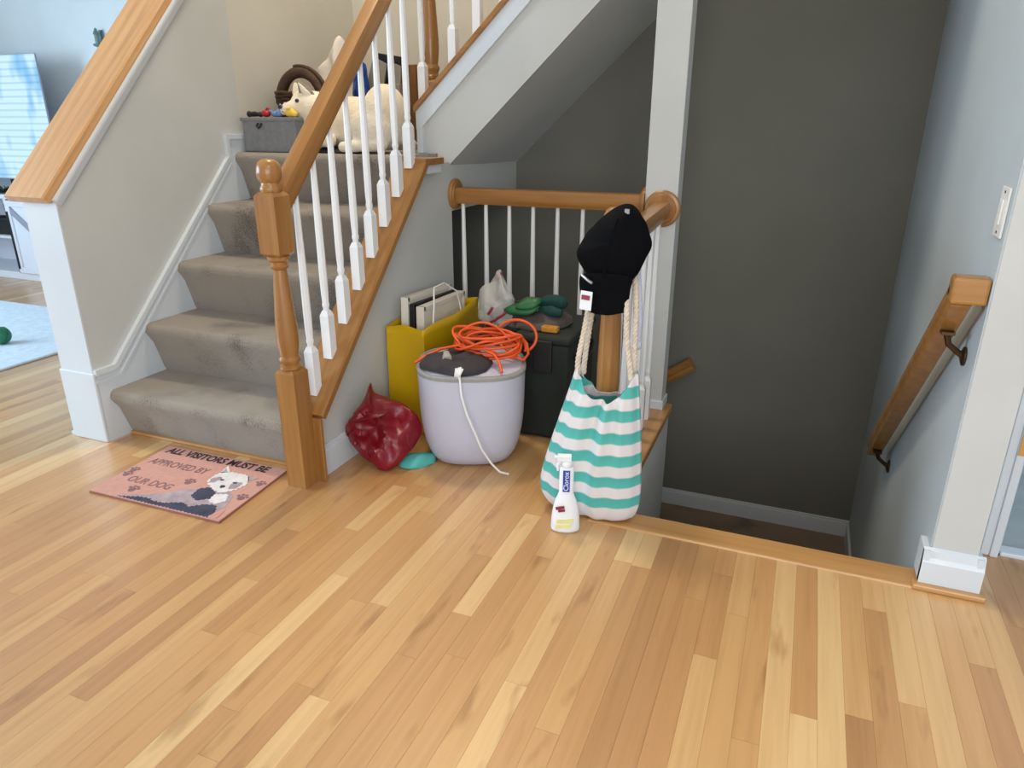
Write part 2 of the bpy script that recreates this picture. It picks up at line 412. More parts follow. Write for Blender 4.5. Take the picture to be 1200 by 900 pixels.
bf = bt.build('floor_bathroom', 'grout'); tag(bf, 'grey tiled floor of the room beyond the doorway', 'floor', kind='structure')
tm = MB().box(0, 0.297, 0, 0.297, -0.008, 0.0).build('tile', 'tile', parent=bf, bevel=0.001, seg=1)
n = 0
for i in range(6):
    for j in range(8):
        o = tm if n == 0 else bpy.data.objects.new('tile', tm.data)
        if n: C.objects.link(o); o.parent = bf
        o.location = (0.694 + i * 0.302, 2.335 + j * 0.302, 0); n += 1
trim('trim_6', MB().box(0.690, 2.0, 2.283, 2.333, -0.01, 0.012), 'trim', 'pale threshold strip between oak floor and grey tiles', 0.004)
wall('wall_bathroom', MB().box(0.598, 3.2, 5.0, 5.1, 0, 2.6), 'wall_right', 'far wall of the tiled room')

# ---- knee wall cap, end face, baseboard and stair skirt
kc = MB(); KD = Vector((0, 1, KS)).normalized()
kc.sweep([(-0.125, 0.0), (0.085, 0.0), (0.085, 0.026), (0.079, 0.032), (-0.119, 0.032), (-0.125, 0.026)], (-2.645, 1.828, kz(1.828) + 0.006), (-2.645, 2.86, kz(2.86) + 0.006))
trim('trim_7', kc, 'oak_cap', 'wide oak cap on the sloping half wall at the left', 0.0)
ut = MB().sweep([(0.0, -0.03), (0.012, -0.03), (0.02, -0.004), (0.02, 0.004), (0.0, 0.004)], (XK, 1.84, kz(1.84) + 0.003), (XK, 2.86, kz(2.86) + 0.003))
trim('trim_8', ut, 'trim', 'white moulding strip under the wide oak cap', 0.0)
wall('wall_knee_end', MB().box(XKL - 0.002, XK + 0.002, 1.848, 1.855, 0.0, kz(1.848) - 0.003), 'trim', 'white painted end of the sloping half wall')
SK = lambda y: 0.315 + 0.965 * (y - 1.94)
b1 = MB()
b1.prism([(1.855, 0), (1.855, 0.305), (1.944, 0.305), (2.738, SK(2.738)), (2.738, 1.178), (2.86, 1.178), (2.86, 0.9), (2.0, 0.0)], 'X', XK, XK + 0.011)
b1.prism([(1.85, 0.290), (1.85, 0.312), (1.942, 0.312), (2.734, SK(2.734) + 0.008), (2.734, 1.186), (2.865, 1.186), (2.865, 1.166), (2.752, 1.166), (2.752, SK(2.752) - 0.012), (1.95, 0.290)], 'X', XK, XK + 0.020)
b1.prism([(1.85, 0.258), (1.85, 0.268), (1.962, 0.268), (2.752, SK(2.752) - 0.038), (2.752, SK(2.752) - 0.050), (1.967, 0.258)], 'X', XK, XK + 0.016)
trim('baseboard_left', b1, 'trim', 'white moulded skirt board climbing beside the carpeted stairs', 0.0)
b2 = MB().box(XKL - 0.008, XK + 0.012, 1.841, 1.8545, 0.0, 0.300)
trim('baseboard_front', b2, 'trim', 'white plinth at the foot of the half wall end', 0.004)
trim('baseboard_living', MB().box(XKL - 0.016, XKL, 1.86, 4.32, 0.014, 0.10).box(XKL - 0.035, XKL, 1.85, 4.32, 0.0, 0.014), 'trim', 'white baseboard on the living room side of the half wall', 0.002)

# ---- oak cap of the stair-side wall
cp = MB()
cp.sweep([(-0.075, -0.028), (0.07, -0.028), (0.07, -0.006), (0.064, 0.0), (-0.069, 0.0), (-0.075, -0.006)], (-1.566, 1.90, cz(1.90)), (-1.566, 2.745, cz(2.745)))
cp.box(-1.641, -1.496, 2.735, 2.90, 1.072, 1.098)
trim('trim_9', cp, 'oak_slope', 'sloping oak board carrying the stair balusters', 0.0)
trim('trim_10', MB().box(-1.62, -1.505, 1.898, 1.912, 0.0, cz(1.905) - 0.02), 'oak_z', 'oak end board at the foot of the stair-side wall', 0.003)
trim('trim_11', MB().box(XW, -1.508, 2.78, 2.90, 1.035, 1.071), 'trim', 'small white moulding under the end of the sloping oak board', 0.002)
trim('baseboard_stair', MB().box(XW, XW + 0.014, 1.912, 3.03, 0.0, 0.105).box(XW, XW + 0.009, 1.912, 3.03, 0.105, 0.12), 'trim', 'white baseboard along the drywall behind the red bag', 0.002)

# ---- cap and moulding of the upper flight
UD = Vector((1, 0, PS)).normalized(); side_y = Vector((0, 1, 0))
def strip(x0, x1, top, bot, y0, y1): return MB().prism([(x0, pz(x0) + bot), (x0, pz(x0) + top), (x1, pz(x1) + top), (x1, pz(x1) + bot)], 'Y', y0, y1)
trim('trim_12', strip(-1.708, 0.44, 0.032, 0.002, YG - 0.03, YG + 0.13), 'oak_x', 'thin oak cap along the upper flight', 0.004)
um = strip(-1.702, 0.44, 0.002, -0.075, YG - 0.014, YG)
m2_ = strip(-1.68, 0.44, -0.066, -0.092, YG - 0.022, YG); um.add(m2_.v, m2_.f)
um.box(-1.7005, -1.678, YG - 0.0132, YG + 0.001, 1.108, pz(-1.70) - 0.04).box(-1.684, -1.668, YG - 0.0205, YG + 0.001, 1.108, pz(-1.68) - 0.075)
trim('trim_13', um, 'trim', 'white moulding under the thin oak cap of the upper flight', 0.0)

# ---- lower landing baseboard
lb = MB().box(-0.62, XR, YB - 0.013, YB, ZB, ZB + 0.085).box(-0.62, XR, YB - 0.009, YB, ZB + 0.085, ZB + 0.1).box(XR - 0.013, XR, 3.05, YB, ZB, ZB + 0.085)
trim('baseboard_back', lb, 'trim', 'white baseboard around the lower stair landing', 0.002)

# ================================================================== STAIRS
st = thing('carpeted_staircase', (-2.1, 1.96, 0), 'taupe carpeted steps climbing to the landing at the left', 'staircase', kind='structure')
def step_profile(yn, zn, z0, depth):
    """closed y-z outline of one carpeted step: riser leaning back under a round nosing"""
    p = [(yn + 0.075, z0), (yn + 0.064, z0 + 0.02), (yn + 0.048, z0 + (zn - z0) * 0.35), (yn + 0.030, z0 + (zn - z0) * 0.62)]
    for k in range(8):
        a = R(-120 + k * 30) if k < 8 else 0
        a = R(205 - k * 17)
        p.append((yn + 0.022 + 0.024 * math.cos(a) * 1.0, zn - 0.028 + 0.028 * math.sin(a)))
    p += [(yn + depth, zn), (yn + depth, z0)]
    return p
for k in range(N1):
    yn = YN0 + RUN * k; zn = 0.21 + RISE * k; z0 = 0.0 if k == 0 else zn - RISE - 0.004
    if k == N1 - 1: zn = ZL + 0.006
    b = MB()
    pr = step_profile(yn, zn, z0, RUN + 0.09)
    b.prism(pr, 'X', XK + 0.012, -1.642)
    nm = 'step'
    b.build(nm, 'carpet', parent=st, smooth=40)
MB().box(XK + 0.012, XW - 0.06, YN0 + RUN * (N1 - 1) + 0.25, YB, 0.87, ZL + 0.006).build('landing', 'carpet', parent=st)
us = thing('upper_staircase', (-1.6, 3.5, 1.1), 'upper flight of carpeted steps behind the drywall panel', 'staircase', kind='structure')
for k in range(8):
    x0 = -1.58 + 0.235 * k; z1 = ZL + 0.218 * (k + 1)
    MB().box(x0, x0 + 0.25, YG + 0.10, YB, z1 - 0.05, z1).build('step', 'carpet', parent=us, bevel=0.012)
ls = thing('basement_staircase', (0, 2.2, -0.93), 'carpeted basement steps and lower landing in the stairwell', 'staircase', kind='structure')
for k in range(3):
    y0 = YO + 0.22 * k; z1 = -0.232 * (k + 1)
    MB().box(XE, XR, y0, y0 + 0.26, z1 - 0.232, z1).build('step', 'carpet_low', parent=ls, bevel=0.02)
MB().box(XE - 0.13, XR, YO + 0.66, YB, ZB - 0.1, ZB).build('landing', 'carpet_low', parent=ls)
for k in range(5):
    x1 = XE - 0.13 - 0.22 * k; z1 = ZB - 0.232 * (k + 1)
    MB().box(x1 - 0.26, x1, 3.16, YB, z1 - 0.232, z1).build('step', 'carpet_low', parent=ls, bevel=0.02)
# shoe moulding at the first step
trim('trim_14', MB().box(XK + 0.02, -1.625, 1.948, 1.968, 0.0, 0.012), 'oak_trim', 'thin oak strip on the floor at the foot of the bottom step', 0.003)

# ================================================================== BALUSTRADES
def baluster_mesh(h, hb=0.17, w=0.036):
    """square block, chamfered shoulder, bead and long taper"""
    b = MB(); a = w / 2
    b.box(-a, a, -a, a, 0, hb - 0.018)
    b.add([(-a, -a, hb - 0.018), (a, -a, hb - 0.018), (a, a, hb - 0.018), (-a, a, hb - 0.018), (-a * .6, -a * .6, hb), (a * .6, -a * .6, hb), (a * .6, a * .6, hb), (-a * .6, a * .6, hb)],
          [(0, 1, 5, 4), (1, 2, 6, 5), (2, 3, 7, 6), (3, 0, 4, 7), (4, 5, 6, 7)])
    r = w * 0.5
    b.lathe([(r * .62, hb), (r * .60, hb + .010), (r * .74, hb + .016), (r * .74, hb + .024), (r * .64, hb + .030), (r * .74, hb + .06), (r * .78, hb + .12), (r * .72, hb + .3), (r * .52, h)], 0, 0, 8)
    return b
def newel_profile(z0, z1, r, k=1.0):
    """turned middle of a newel between two square blocks"""
    L = z1 - z0; f = lambda t: z0 + L * t
    return [(r * .80, f(0)), (r * .95, f(.012)), (r * .97, f(.035)), (r * .80, f(.05)), (r * .84, f(.065)), (r * .98, f(.085)), (r * .99, f(.10)), (r * .80, f(.125)), (r * .86, f(.16)), (r * .97, f(.24)), (r * .98, f(.32)),
            (r * (.86 * k + .97 * (1 - k)), f(.5)), (r * (.70 * k + .93 * (1 - k)), f(.72)), (r * (.58 * k + .88 * (1 - k)), f(.86)), (r * (.56 * k + .86 * (1 - k)), f(.885)), (r * (.76 + .2 * (1 - k)), f(.9)), (r * (.82 + .2 * (1 - k)), f(.915)), (r * (.70 + .2 * (1 - k)), f(.93)), (r * (.72 + .1 * (1 - k)), f(.95)), (r * .92, f(.97)), (r * .95, f(1))]
def newel(parent, cx, cy, z0, zb, zt, ztop, wd, fin=True, k=1.0):
    b = MB(); a = wd / 2
    def chamf(zl, zh, lo, hi):
        c = a * 0.72
        ring = []
        if lo: ring.append((c, zl - 0.012))
        ring += [(a, zl), (a, zh)]
        if hi: ring.append((c, zh + 0.012))
        vs_ = []; fs = []
        for s_, z in ring: vs_ += [(cx - s_, cy - s_, z), (cx + s_, cy - s_, z), (cx + s_, cy + s_, z), (cx - s_, cy + s_, z)]
        for i in range(len(ring) - 1):
            for k in range(4): fs.append((i * 4 + k, i * 4 + (k + 1) % 4, i * 4 + 4 + (k + 1) % 4, i * 4 + 4 + k))
        fs += [(3, 2, 1, 0), tuple(range(len(ring) * 4 - 4, len(ring) * 4))]
        b.add(vs_, fs)
    chamf(z0, zb, False, True); chamf(zt, ztop, True, True)
    b.lathe(newel_profile(zb + 0.01, zt - 0.01, a, k), cx, cy, 20)
    o = b.build('newel_post', 'oak_z', parent=parent, smooth=35)
    if fin:
        fb = MB().lathe([(a * .80, ztop + .011), (a * .86, ztop + .016), (a * .86, ztop + .026), (a * .74, ztop + .032), (a * .72, ztop + .040), (a * .90, ztop + .048), (a * 1.0, ztop + .058), (a * 1.02, ztop + .072), (a * .96, ztop + .088), (a * .80, ztop + .102), (a * .5, ztop + .110), (0.002, ztop + .113)], cx, cy, 22)
        fb.build('finial', 'oak_z', parent=o, smooth=40)
    return o
def rail_section(w_, h_):
    a = w_ / 2
    return [(-a * .84, 0), (a * .84, 0), (a * .88, h_ * .10), (a, h_ * .16), (a, h_ * .80), (a * .86, h_ * .95), (a * .45, h_), (-a * .45, h_), (-a * .86, h_ * .95), (-a, h_ * .80), (-a, h_ * .16), (-a * .88, h_ * .10)]

# stairs balustrade
NX, NY = -1.577, 1.862
s1 = thing('stair_balustrade', (NX, NY, 0), 'oak handrail with turned newel post and white balusters beside the carpeted stairs', 'balustrade')
newel(s1, NX, NY, 0.0, 0.435, 0.845, 1.025, 0.078)
RS = 0.985; rz = lambda y: 1.045 + RS * (y - 1.95)      # centre of the rail
h1 = MB().sweep(rail_section(0.062, 0.066), (NX, NY + 0.035, rz(NY + 0.035) - 0.035 * 1.0), (NX, 3.02, rz(3.02) - 0.035))
h1.build('handrail', 'oak_slope', parent=s1, smooth=30)
bys = [1.964 + 0.1085 * k for k in range(8)]
for k, y in enumerate(bys):
    zb = cz(y) - 0.012
    b = baluster_mesh(rz(y) - 0.02 - zb, 0.18)
    b2_ = MB()
    b2_.add([v + Vector((-1.566, y, zb)) for v in b.v], b.f)
    b2_.build('baluster', 'white_gloss', parent=s1, smooth=40)

# back guard
s2 = thing('back_guard_rail', (-1.1, 3.10, 0.008), 'oak guard rail with white balusters between drywall and column', 'balustrade')
h2 = MB().sweep([(a, b) for a, b in rail_section(0.062, 0.072)], (XW + 0.02, 3.09, 0.885), (-0.645, 3.09, 0.885), side_y)
h2.build('handrail', 'oak_x', parent=s2, smooth=50)
def rosette(parent, c, axis, r):
    b = MB(); prof = [(r, 0), (r, .010), (r * .93, .016), (r * .80, .018), (r * .76, .022), (r * .0 + .002, .022)]
    b.M = Matrix.Translation(c) @ Vector((0, 0, 1)).rotation_difference(Vector(axis)).to_matrix().to_4x4()
    b.lathe(prof, 0, 0, 28); return b.build('rosette', 'oak_z', parent=parent, smooth=35)
rosette(s2, (XW + 0.001, 3.09, 0.925), (1, 0, 0), 0.07)
rosette(s2, (-0.633, 3.09, 0.925), (-1, 0, 0), 0.062)
bme = None
for k in range(8):
    x = -1.499 + 0.1172 * k
    if x > -0.66: break
    b = baluster_mesh(0.885, 0.2, 0.034); q = MB(); q.add([v + Vector((x, 3.09, 0.006)) for v in b.v], b.f)
    q.build('baluster', 'white_gloss', parent=s2, smooth=40)

# short balustrade to the column
N2X, N2Y = -0.540, 2.19
s3 = thing('opening_balustrade', (N2X, N2Y, 0.008), 'oak newel post and short rail with white balusters holding the striped bag', 'balustrade')
newel(s3, N2X, N2Y, 0.008, 0.30, 0.73, 0.89, 0.078, True, 0.15)
h3 = MB().sweep(rail_section(0.062, 0.066), (N2X, N2Y + 0.03, 0.845), (N2X - 0.012, 3.03, 0.872))
h3.build('handrail', 'oak_y', parent=s3, smooth=50)
rosette(s3, (-0.555, 3.044, 0.905), (0, -1, 0), 0.075)
for k in range(6):
    y = 2.33 + 0.118 * k
    b = baluster_mesh(0.86, 0.2, 0.034); q = MB(); q.add([v + Vector((N2X - 0.004, y, 0.006)) for v in b.v], b.f)
    q.build('baluster', 'white_gloss', parent=s3, smooth=40)

# upper balustrade
s4 = thing('upper_balustrade', (-1.7, 3.10, 1.3), 'turned oak newel and white balusters on the upper flight at the top', 'balustrade')
UN = (-1.745, 3.28)
newel(s4, UN[0], UN[1], 1.10, 1.42, 1.98, 2.2, 0.084)
for x in (-1.692, -1.535, -1.415, -1.29, -1.17):
    z0 = pz(x) + 0.012; b = baluster_mesh(0.9, 0.19, 0.036); q = MB(); q.add([v + Vector((x, 3.10, z0)) for v in b.v], b.f)
    q.build('baluster', 'white_gloss', parent=s4, smooth=40)
MB().sweep(rail_section(0.062, 0.066), (-1.72, 3.10, pz(-1.72) + 0.86), (-1.0, 3.10, pz(-1.0) + 0.86), side_y).build('handrail', 'oak_x', parent=s4, smooth=50)

# wall handrails
hr = thing('wall_handrail', (0.40, 2.3, 0.8), 'oak handrail on bronze brackets going down the right stairwell wall', 'handrail')
HX = 0.395
hA, hB = Vector((HX, 2.07, 0.835)), Vector((HX, 3.06, -0.032))
sec_h = [(-0.022, -0.034), (0.022, -0.034), (0.027, -0.02), (0.022, -0.006), (0.028, 0.006), (0.028, 0.026), (0.020, 0.034), (-0.020, 0.034), (-0.028, 0.026), (-0.028, 0.006), (-0.022, -0.006), (-0.027, -0.02)]
MB().sweep(sec_h, hA, hB).build('handrail', 'oak_slope', parent=hr)
MB().box(HX - 0.028, XR - 0.001, 2.04, 2.10, 0.815, 0.884).build('return', 'oak_x', parent=hr, bevel=0.008)
for t in (0.10, 0.93):
    p = hA.lerp(hB, t) + Vector((0, -0.02, -0.03))
    b = MB().tube([p, p + Vector((0.01, 0, -0.035)), p + Vector((0.035, 0, -0.055)), (XR - 0.004, p.y, p.z - 0.065)], [0.009, 0.008, 0.008, 0.009], 8)
    b.M = Matrix.Translation((XR - 0.001, p.y, p.z - 0.065)) @ Matrix.Rotation(R(-90), 4, 'Y')
    b.lathe([(0.026, 0), (0.026, 0.005), (0.012, 0.010)], 0, 0, 16)
    b.M = None
    b.box(p.x - 0.016, p.x + 0.016, p.y - 0.03, p.y + 0.03, p.z - 0.004, p.z + 0.004)
    b.build('bracket', 'bronze', parent=hr, smooth=40)
h5 = MB().sweep([(a, b) for a, b in sec_h], (-1.6, YB - 0.06, -0.80), (-0.47, YB - 0.06, -0.01), side_y).build('lower_wall_handrail', 'oak_x')
tag(h5, 'short end of an oak handrail on the dark back wall behind the column', 'handrail')

# light switch
sw = thing('light_switch', (XR, 2.05, 1.04), 'white light switch plate on the right stairwell wall', 'light switch')
MB().box(XR - 0.006, XR - 0.0005, 2.06, 2.14, 0.98, 1.10).build('plate', 'switch', parent=sw, bevel=0.002)
MB().box(XR - 0.011, XR - 0.006, 2.085, 2.115, 1.01, 1.07).build('rocker', 'switch', parent=sw, bevel=0.002)
for z in (0.992, 1.088): MB().box(XR - 0.0075, XR - 0.006, 2.097, 2.103, z - .003, z + .003).build('screw', 'bronze', parent=sw)

# ================================================================== OBJECTS
MT['white_plastic'] = plain('white_bin_plastic', srgb(192, 196, 216), 0.38, 0, 0.02)
MT['grey_rim'] = plain('grey_rim_plastic', srgb(150, 152, 152), 0.45)
MT['yellow_paper'] = plain('yellow_coated_paper', srgb(196, 158, 4), 0.3, 0, 0.06, 5, 0.25, 9)
MT['canvas_white'] = plain('white_canvas', srgb(226, 220, 208), 0.8, 0, 0.04)
MT['black'] = plain('black_board', srgb(24, 24, 27), 0.55)
MT['black_cloth'] = plain('charcoal_cloth', srgb(58, 54, 58), 0.9, 0, 0.15, 30, 0.4, 90)
MT['cap_cloth'] = plain('black_cap_twill', srgb(8, 9, 14), 0.85, 0, 0.15, 20, 0.3, 400)
MT['red_vinyl'] = plain('red_glossy_vinyl', srgb(122, 12, 30), 0.34, 0, 0.12, 6, 0.35, 22)
MT['teal'] = plain('teal_cloth', srgb(84, 176, 170), 0.85)
MT['teal_dark'] = plain('dark_teal_knit', srgb(16, 62, 58), 0.9, 0, 0.2, 40, 0.5, 120)
MT['orange'] = plain('orange_cord_vinyl', srgb(226, 88, 34), 0.4)
MT['white_cord'] = plain('white_cord', srgb(236, 236, 236), 0.4, 0, 0.02)
MT['dark_green'] = plain('dark_green_fabric', srgb(30, 38, 35), 0.8, 0, 0.2, 8, 0.3, 150)
MT['green'] = plain('green_rubber', srgb(36, 98, 58), 0.5, 0, 0.2, 16)
MT['taupe'] = plain('taupe_cloth', srgb(84, 76, 72), 0.9, 0, 0.2, 12, 0.4, 60)
MT['mustard'] = plain('mustard_sponge', srgb(190, 132, 40), 0.8, 0, 0.15, 50, 0.4, 150)
MT['pink'] = plain('pink_mat_felt', srgb(202, 152, 140), 0.95, 0, 0.06, 60, 0.25, 500)
MT['pink_edge'] = plain('mat_edge_brown', srgb(150, 104, 92), 0.9)
MT['ink'] = plain('dark_ink', srgb(66, 40, 44), 0.9)
MT['ink_soft'] = plain('grey_ink', srgb(132, 100, 104), 0.9)
MT['print_white'] = plain('printed_white_fur', srgb(224, 220, 222), 0.9, 0, 0.1, 40)
MT['print_grey'] = plain('printed_grey_fur', srgb(168, 152, 160), 0.9, 0, 0.2, 30)
MT['print_navy'] = plain('printed_navy_fur', srgb(62, 64, 84), 0.9, 0, 0.3, 30)
MT['rope'] = plain('natural_rope', srgb(214, 200, 182), 0.9, 0, 0.15, 60)
MT['print_blue'] = plain('blue_label_print', srgb(28, 62, 168), 0.4)
MT['print_red'] = plain('red_label_print', srgb(140, 40, 62), 0.5)
MT['print_yellow'] = plain('yellow_label_print', srgb(232, 226, 150), 0.5)
MT['bottle'] = plain('white_bottle_plastic', srgb(236, 238, 242), 0.3, 0, 0.02)
MT['silver'] = plain('silver_metal', srgb(180, 182, 184), 0.3, 0.8)
def stripes_mat():
    t = NT('teal_white_striped_cotton')
    sp = t.n('ShaderNodeSeparateXYZ'); t.l(t.obj(), sp.inputs[0])
    nz = t.noise(5, 2, t.obj())
    ma = t.n('ShaderNodeMath', operation='MULTIPLY_ADD'); t.l(nz, ma.inputs[0]); ma.inputs[1].default_value = 0.012; t.l(sp.outputs['Z'], ma.inputs[2])
    m1 = t.n('ShaderNodeMath', operation='MULTIPLY_ADD'); t.l(ma.outputs[0], m1.inputs[0]); m1.inputs[1].default_value = 1 / 0.0745; m1.inputs[2].default_value = 0.52
    fr = t.n('ShaderNodeMath', operation='FRACT'); t.l(m1.outputs[0], fr.inputs[0])
    gt = t.n('ShaderNodeMath', operation='GREATER_THAN'); t.l(sp.outputs['Z'], gt.inputs[0]); gt.inputs[1].default_value = 0.042
    fm = t.n('ShaderNodeMath', operation='MULTIPLY'); t.l(fr.outputs[0], fm.inputs[0]); t.l(gt.outputs[0], fm.inputs[1])   # plain white base panel
    t.l(t.ramp(fm.outputs[0], [(0.44, srgb(222, 216, 218)), (0.50, srgb(88, 182, 174)), (0.94, srgb(78, 172, 166)), (1.0, srgb(222, 216, 218))]), t.b.inputs['Base Color'])
    t.set(Roughness=0.9); t.bump(t.noise(500, 2, t.obj()), 0.15, 0.002)
    return t.m
MT['stripes'] = stripes_mat()
for n_ in ('cap_cloth',): MT[n_].node_tree.nodes['Principled BSDF'].inputs['Specular IOR Level'].default_value = 0.1
def film_mat():
    t = NT('clear_plastic_film'); t.set(Roughness=0.12); t.b.inputs['Base Color'].default_value = srgb(214, 214, 208)
    t.b.inputs['Alpha'].default_value = 0.5; t.bump(t.noise(40, 3, t.obj()), 0.5, 0.01); return t.m
MT['film'] = film_mat()

from mathutils import noise as mn
def wob(p, s, a):
    v = mn.noise_vector(Vector(p) * s); return Vector(v) * a
def pillow(outline, normal, front, back, rings=7, sub=3, namp=0.0, nscale=12, power=0.5, crease=0.0, cscale=9):
    """closed bulging shape filled between outline points (3D), front/back = thickness on either side"""
    pts = [Vector(p) for p in outline]; n0 = len(pts); den = []
    for i in range(n0):
        p0, p1, p2, p3 = pts[i - 1], pts[i], pts[(i + 1) % n0], pts[(i + 2) % n0]
        for k in range(sub):
            t = k / sub
            den.append(0.5 * ((2 * p1) + (p2 - p0) * t + (2 * p0 - 5 * p1 + 4 * p2 - p3) * t * t + (3 * p1 - p0 - 3 * p2 + p3) * t ** 3))
    n = len(den); c = sum(den, Vector()) / n; nv = Vector(normal).normalized(); b = MB(); vs_ = []; fs = []
    def pt(i, t, sgn):
        th = (front if sgn > 0 else -back) * (max(0.0, 1 - t * t) ** power)
        q = c.lerp(den[i], t) + nv * th
        if namp and t < 0.999: q = q + wob(q + nv * sgn, nscale, namp)
        if crease and t < 0.999:
            w_ = 1 - t ** 4
            q = q + nv * (sgn * crease * w_ * (1 - 3.2 * abs(mn.noise(q * cscale + Vector((3.1, sgn * 7, 1.7))))) + sgn * crease * .5 * w_ * (1 - 3 * abs(mn.noise(q * cscale * 2.3))))
        return q
    for sgn in (1, -1):
        for r_ in range(1, rings + 1):
            t = math.sin(math.pi / 2 * r_ / rings)
            if sgn < 0 and r_ == rings: continue
            for i in range(n): vs_.append(pt(i, t, sgn))
        vs_.append(pt(0, 0.0, sgn))
    F = lambda r_, i: (r_ - 1) * n + i % n
    fc = rings * n; off = fc + 1
    def B(r_, i): return F(rings, i) if r_ == rings else off + (r_ - 1) * n + i % n
    bc = off + (rings - 1) * n
    for i in range(n):
        fs.append((F(1, i), F(1, i + 1), fc)); fs.append((B(1, i + 1), B(1, i), bc))
        for r_ in range(1, rings):
            fs.append((F(r_, i), F(r_ + 1, i), F(r_ + 1, i + 1), F(r_, i + 1)))
            fs.append((B(r_, i + 1), B(r_ + 1, i + 1), B(r_ + 1, i), B(r_, i)))
    b.add(vs_, fs); return b
def flat_shape(name, poly, z, mat, parent, th=0.0006):
    n = len(poly); b = MB(); b.add([(x, y, z) for x, y in poly] + [(x, y, z + th) for x, y in poly],
        [tuple(range(n - 1, -1, -1)), tuple(range(n, 2 * n))] + [(i, (i + 1) % n, (i + 1) % n + n, i + n) for i in range(n)])
    return b

# ---- doormat
mat_a = R(1.0); MC = Vector((-1.965, 1.714, 0))
dm = thing('doormat', (MC.x, MC.y, 0), 'pink doormat printed with dark lettering, paw prints and a white-faced animal', 'doormat')
def ml(u, v): return (MC.x + u * math.cos(mat_a) - v * math.sin(mat_a) - v * 0.06, MC.y + u * math.sin(mat_a) + v * math.cos(mat_a))
corner = [(-0.292, -0.195), (0.292, -0.195), (0.292, 0.195), (-0.292, 0.195)]
flat_shape('base', [ml(*c) for c in corner], 0.0006, 'pink', dm, 0.0064).build('base', 'pink_edge', parent=dm)
flat_shape('pile', [ml(u * 0.992, v * 0.99) for u, v in corner], 0.007, 'pink', dm, 0.0025).build('pile', 'pink', parent=dm, bevel=0.001)
ZP = 0.0096
def mt(txt, u, v, size, mat, sx, bold=0.0):
    x, y = ml(u, v); text_mesh('lettering', txt, size, mat, dm, (x, y, ZP + 0.0004), (0, 0, mat_a), 0.0003, 'LEFT', sx, bold)
mt('ALL VISITORS MUST BE', -0.262, 0.160, 0.060, 'ink', 0.80, 0.0016)
mt('APPROVED BY', -0.260, 0.066, 0.058, 'ink_soft', 0.74, 0.0008)
mt('OUR DOG', -0.228, -0.075, 0.055, 'ink_soft', 0.78, 0.0006)
def paw(u, v, s):
    b = MB()
    def disc(cu, cv, r):
        x, y = ml(cu, cv); b.lathe([(r, ZP), (r, ZP + 0.0006)], x, y, 12)
    disc(u, v, 0.016 * s)
    for k in range(4): a = R(150 - 40 * k); disc(u + 0.024 * s * math.cos(a), v + 0.026 * s * math.sin(a), 0.0072 * s)
    b.build('paw_print', 'ink_soft', parent=dm)
for u, v, s in [(-0.262, -0.02, .8), (-0.262, -0.055, .8), (-0.15, -0.135, .9), (0.005, -0.022, .9), (0.262, 0.06, .8), (0.262, -0.045, .9)]: paw(u, v, s)
def ms(name, pts, mat, dz=0.0, jit=0.0045):
    """flat printed shape with a furry edge"""
    out = []; n = len(pts)
    for i in range(n):
        (x0, y0), (x1, y1) = pts[i], pts[(i + 1) % n]; m_ = max(2, int(math.hypot(x1 - x0, y1 - y0) / .008))
        for k in range(m_):
            t = k / m_; j = jit * (1 if k % 2 else -1) * random.uniform(.3, 1.0); dx, dy = x1 - x0, y1 - y0; l = math.hypot(dx, dy) + 1e-6
            out.append((min(.288, x0 + dx * t - dy / l * j), max(-.191, y0 + dy * t + dx / l * j)))
    flat_shape(name, [ml(*p) for p in out], ZP + dz, mat, dm).build(name, mat, parent=dm)
random.seed(21)
ms('printed_body', [(-0.17, -0.187), (-0.13, -0.165), (-0.08, -0.15), (-0.03, -0.118), (0.02, -0.075), (0.07, -0.045), (0.12, -0.02), (0.18, -0.015), (0.225, -0.04), (0.243, -0.09), (0.255, -0.14), (0.268, -0.188)], 'print_grey')
ms('printed_coat', [(-0.165, -0.189), (-0.10, -0.168), (-0.04, -0.160), (0.03, -0.166), (0.09, -0.142), (0.13, -0.155), (0.17, -0.125), (0.215, -0.115), (0.24, -0.15), (0.245, -0.189)], 'print_navy', 0.0003)
ms('printed_tail', [(-0.05, -0.15), (-0.01, -0.128), (0.03, -0.13), (0.055, -0.15), (0.03, -0.168), (-0.02, -0.170)], 'print_grey', 0.0006)
ms('printed_chest', [(0.075, -0.045), (0.105, -0.022), (0.15, -0.045), (0.165, -0.085), (0.125, -0.115), (0.085, -0.10)], 'print_navy', 0.0006)
ms('printed_ruff', [(0.155, -0.06), (0.20, -0.04), (0.225, -0.075), (0.205, -0.11), (0.17, -0.105)], 'print_white', 0.0006)
ms('printed_leg', [(0.236, -0.188), (0.243, -0.15), (0.252, -0.125), (0.264, -0.128), (0.272, -0.188)], 'pink', 0.0008, .002)
ms('printed_head', [(0.062, 0.015), (0.060, 0.05), (0.066, 0.085), (0.10, 0.098), (0.14, 0.102), (0.18, 0.098), (0.205, 0.075), (0.218, 0.04), (0.21, 0.005), (0.19, -0.025), (0.165, -0.042), (0.13, -0.035), (0.09, -0.012)], 'print_white', 0.0009)
ms('printed_ear', [(0.066, 0.078), (0.056, 0.138), (0.098, 0.096)], 'print_white', 0.0009, .002)
ms('printed_inner_ear', [(0.070, 0.085), (0.062, 0.120), (0.086, 0.094)], 'print_grey', 0.0012, .001)
ms('printed_ear', [(0.182, 0.095), (0.232, 0.098), (0.208, 0.062)], 'print_grey', 0.0009, .002)
ms('printed_cheek', [(0.066, 0.03), (0.085, 0.055), (0.105, 0.045), (0.10, 0.015), (0.08, 0.0)], 'print_grey', 0.0012, .003)
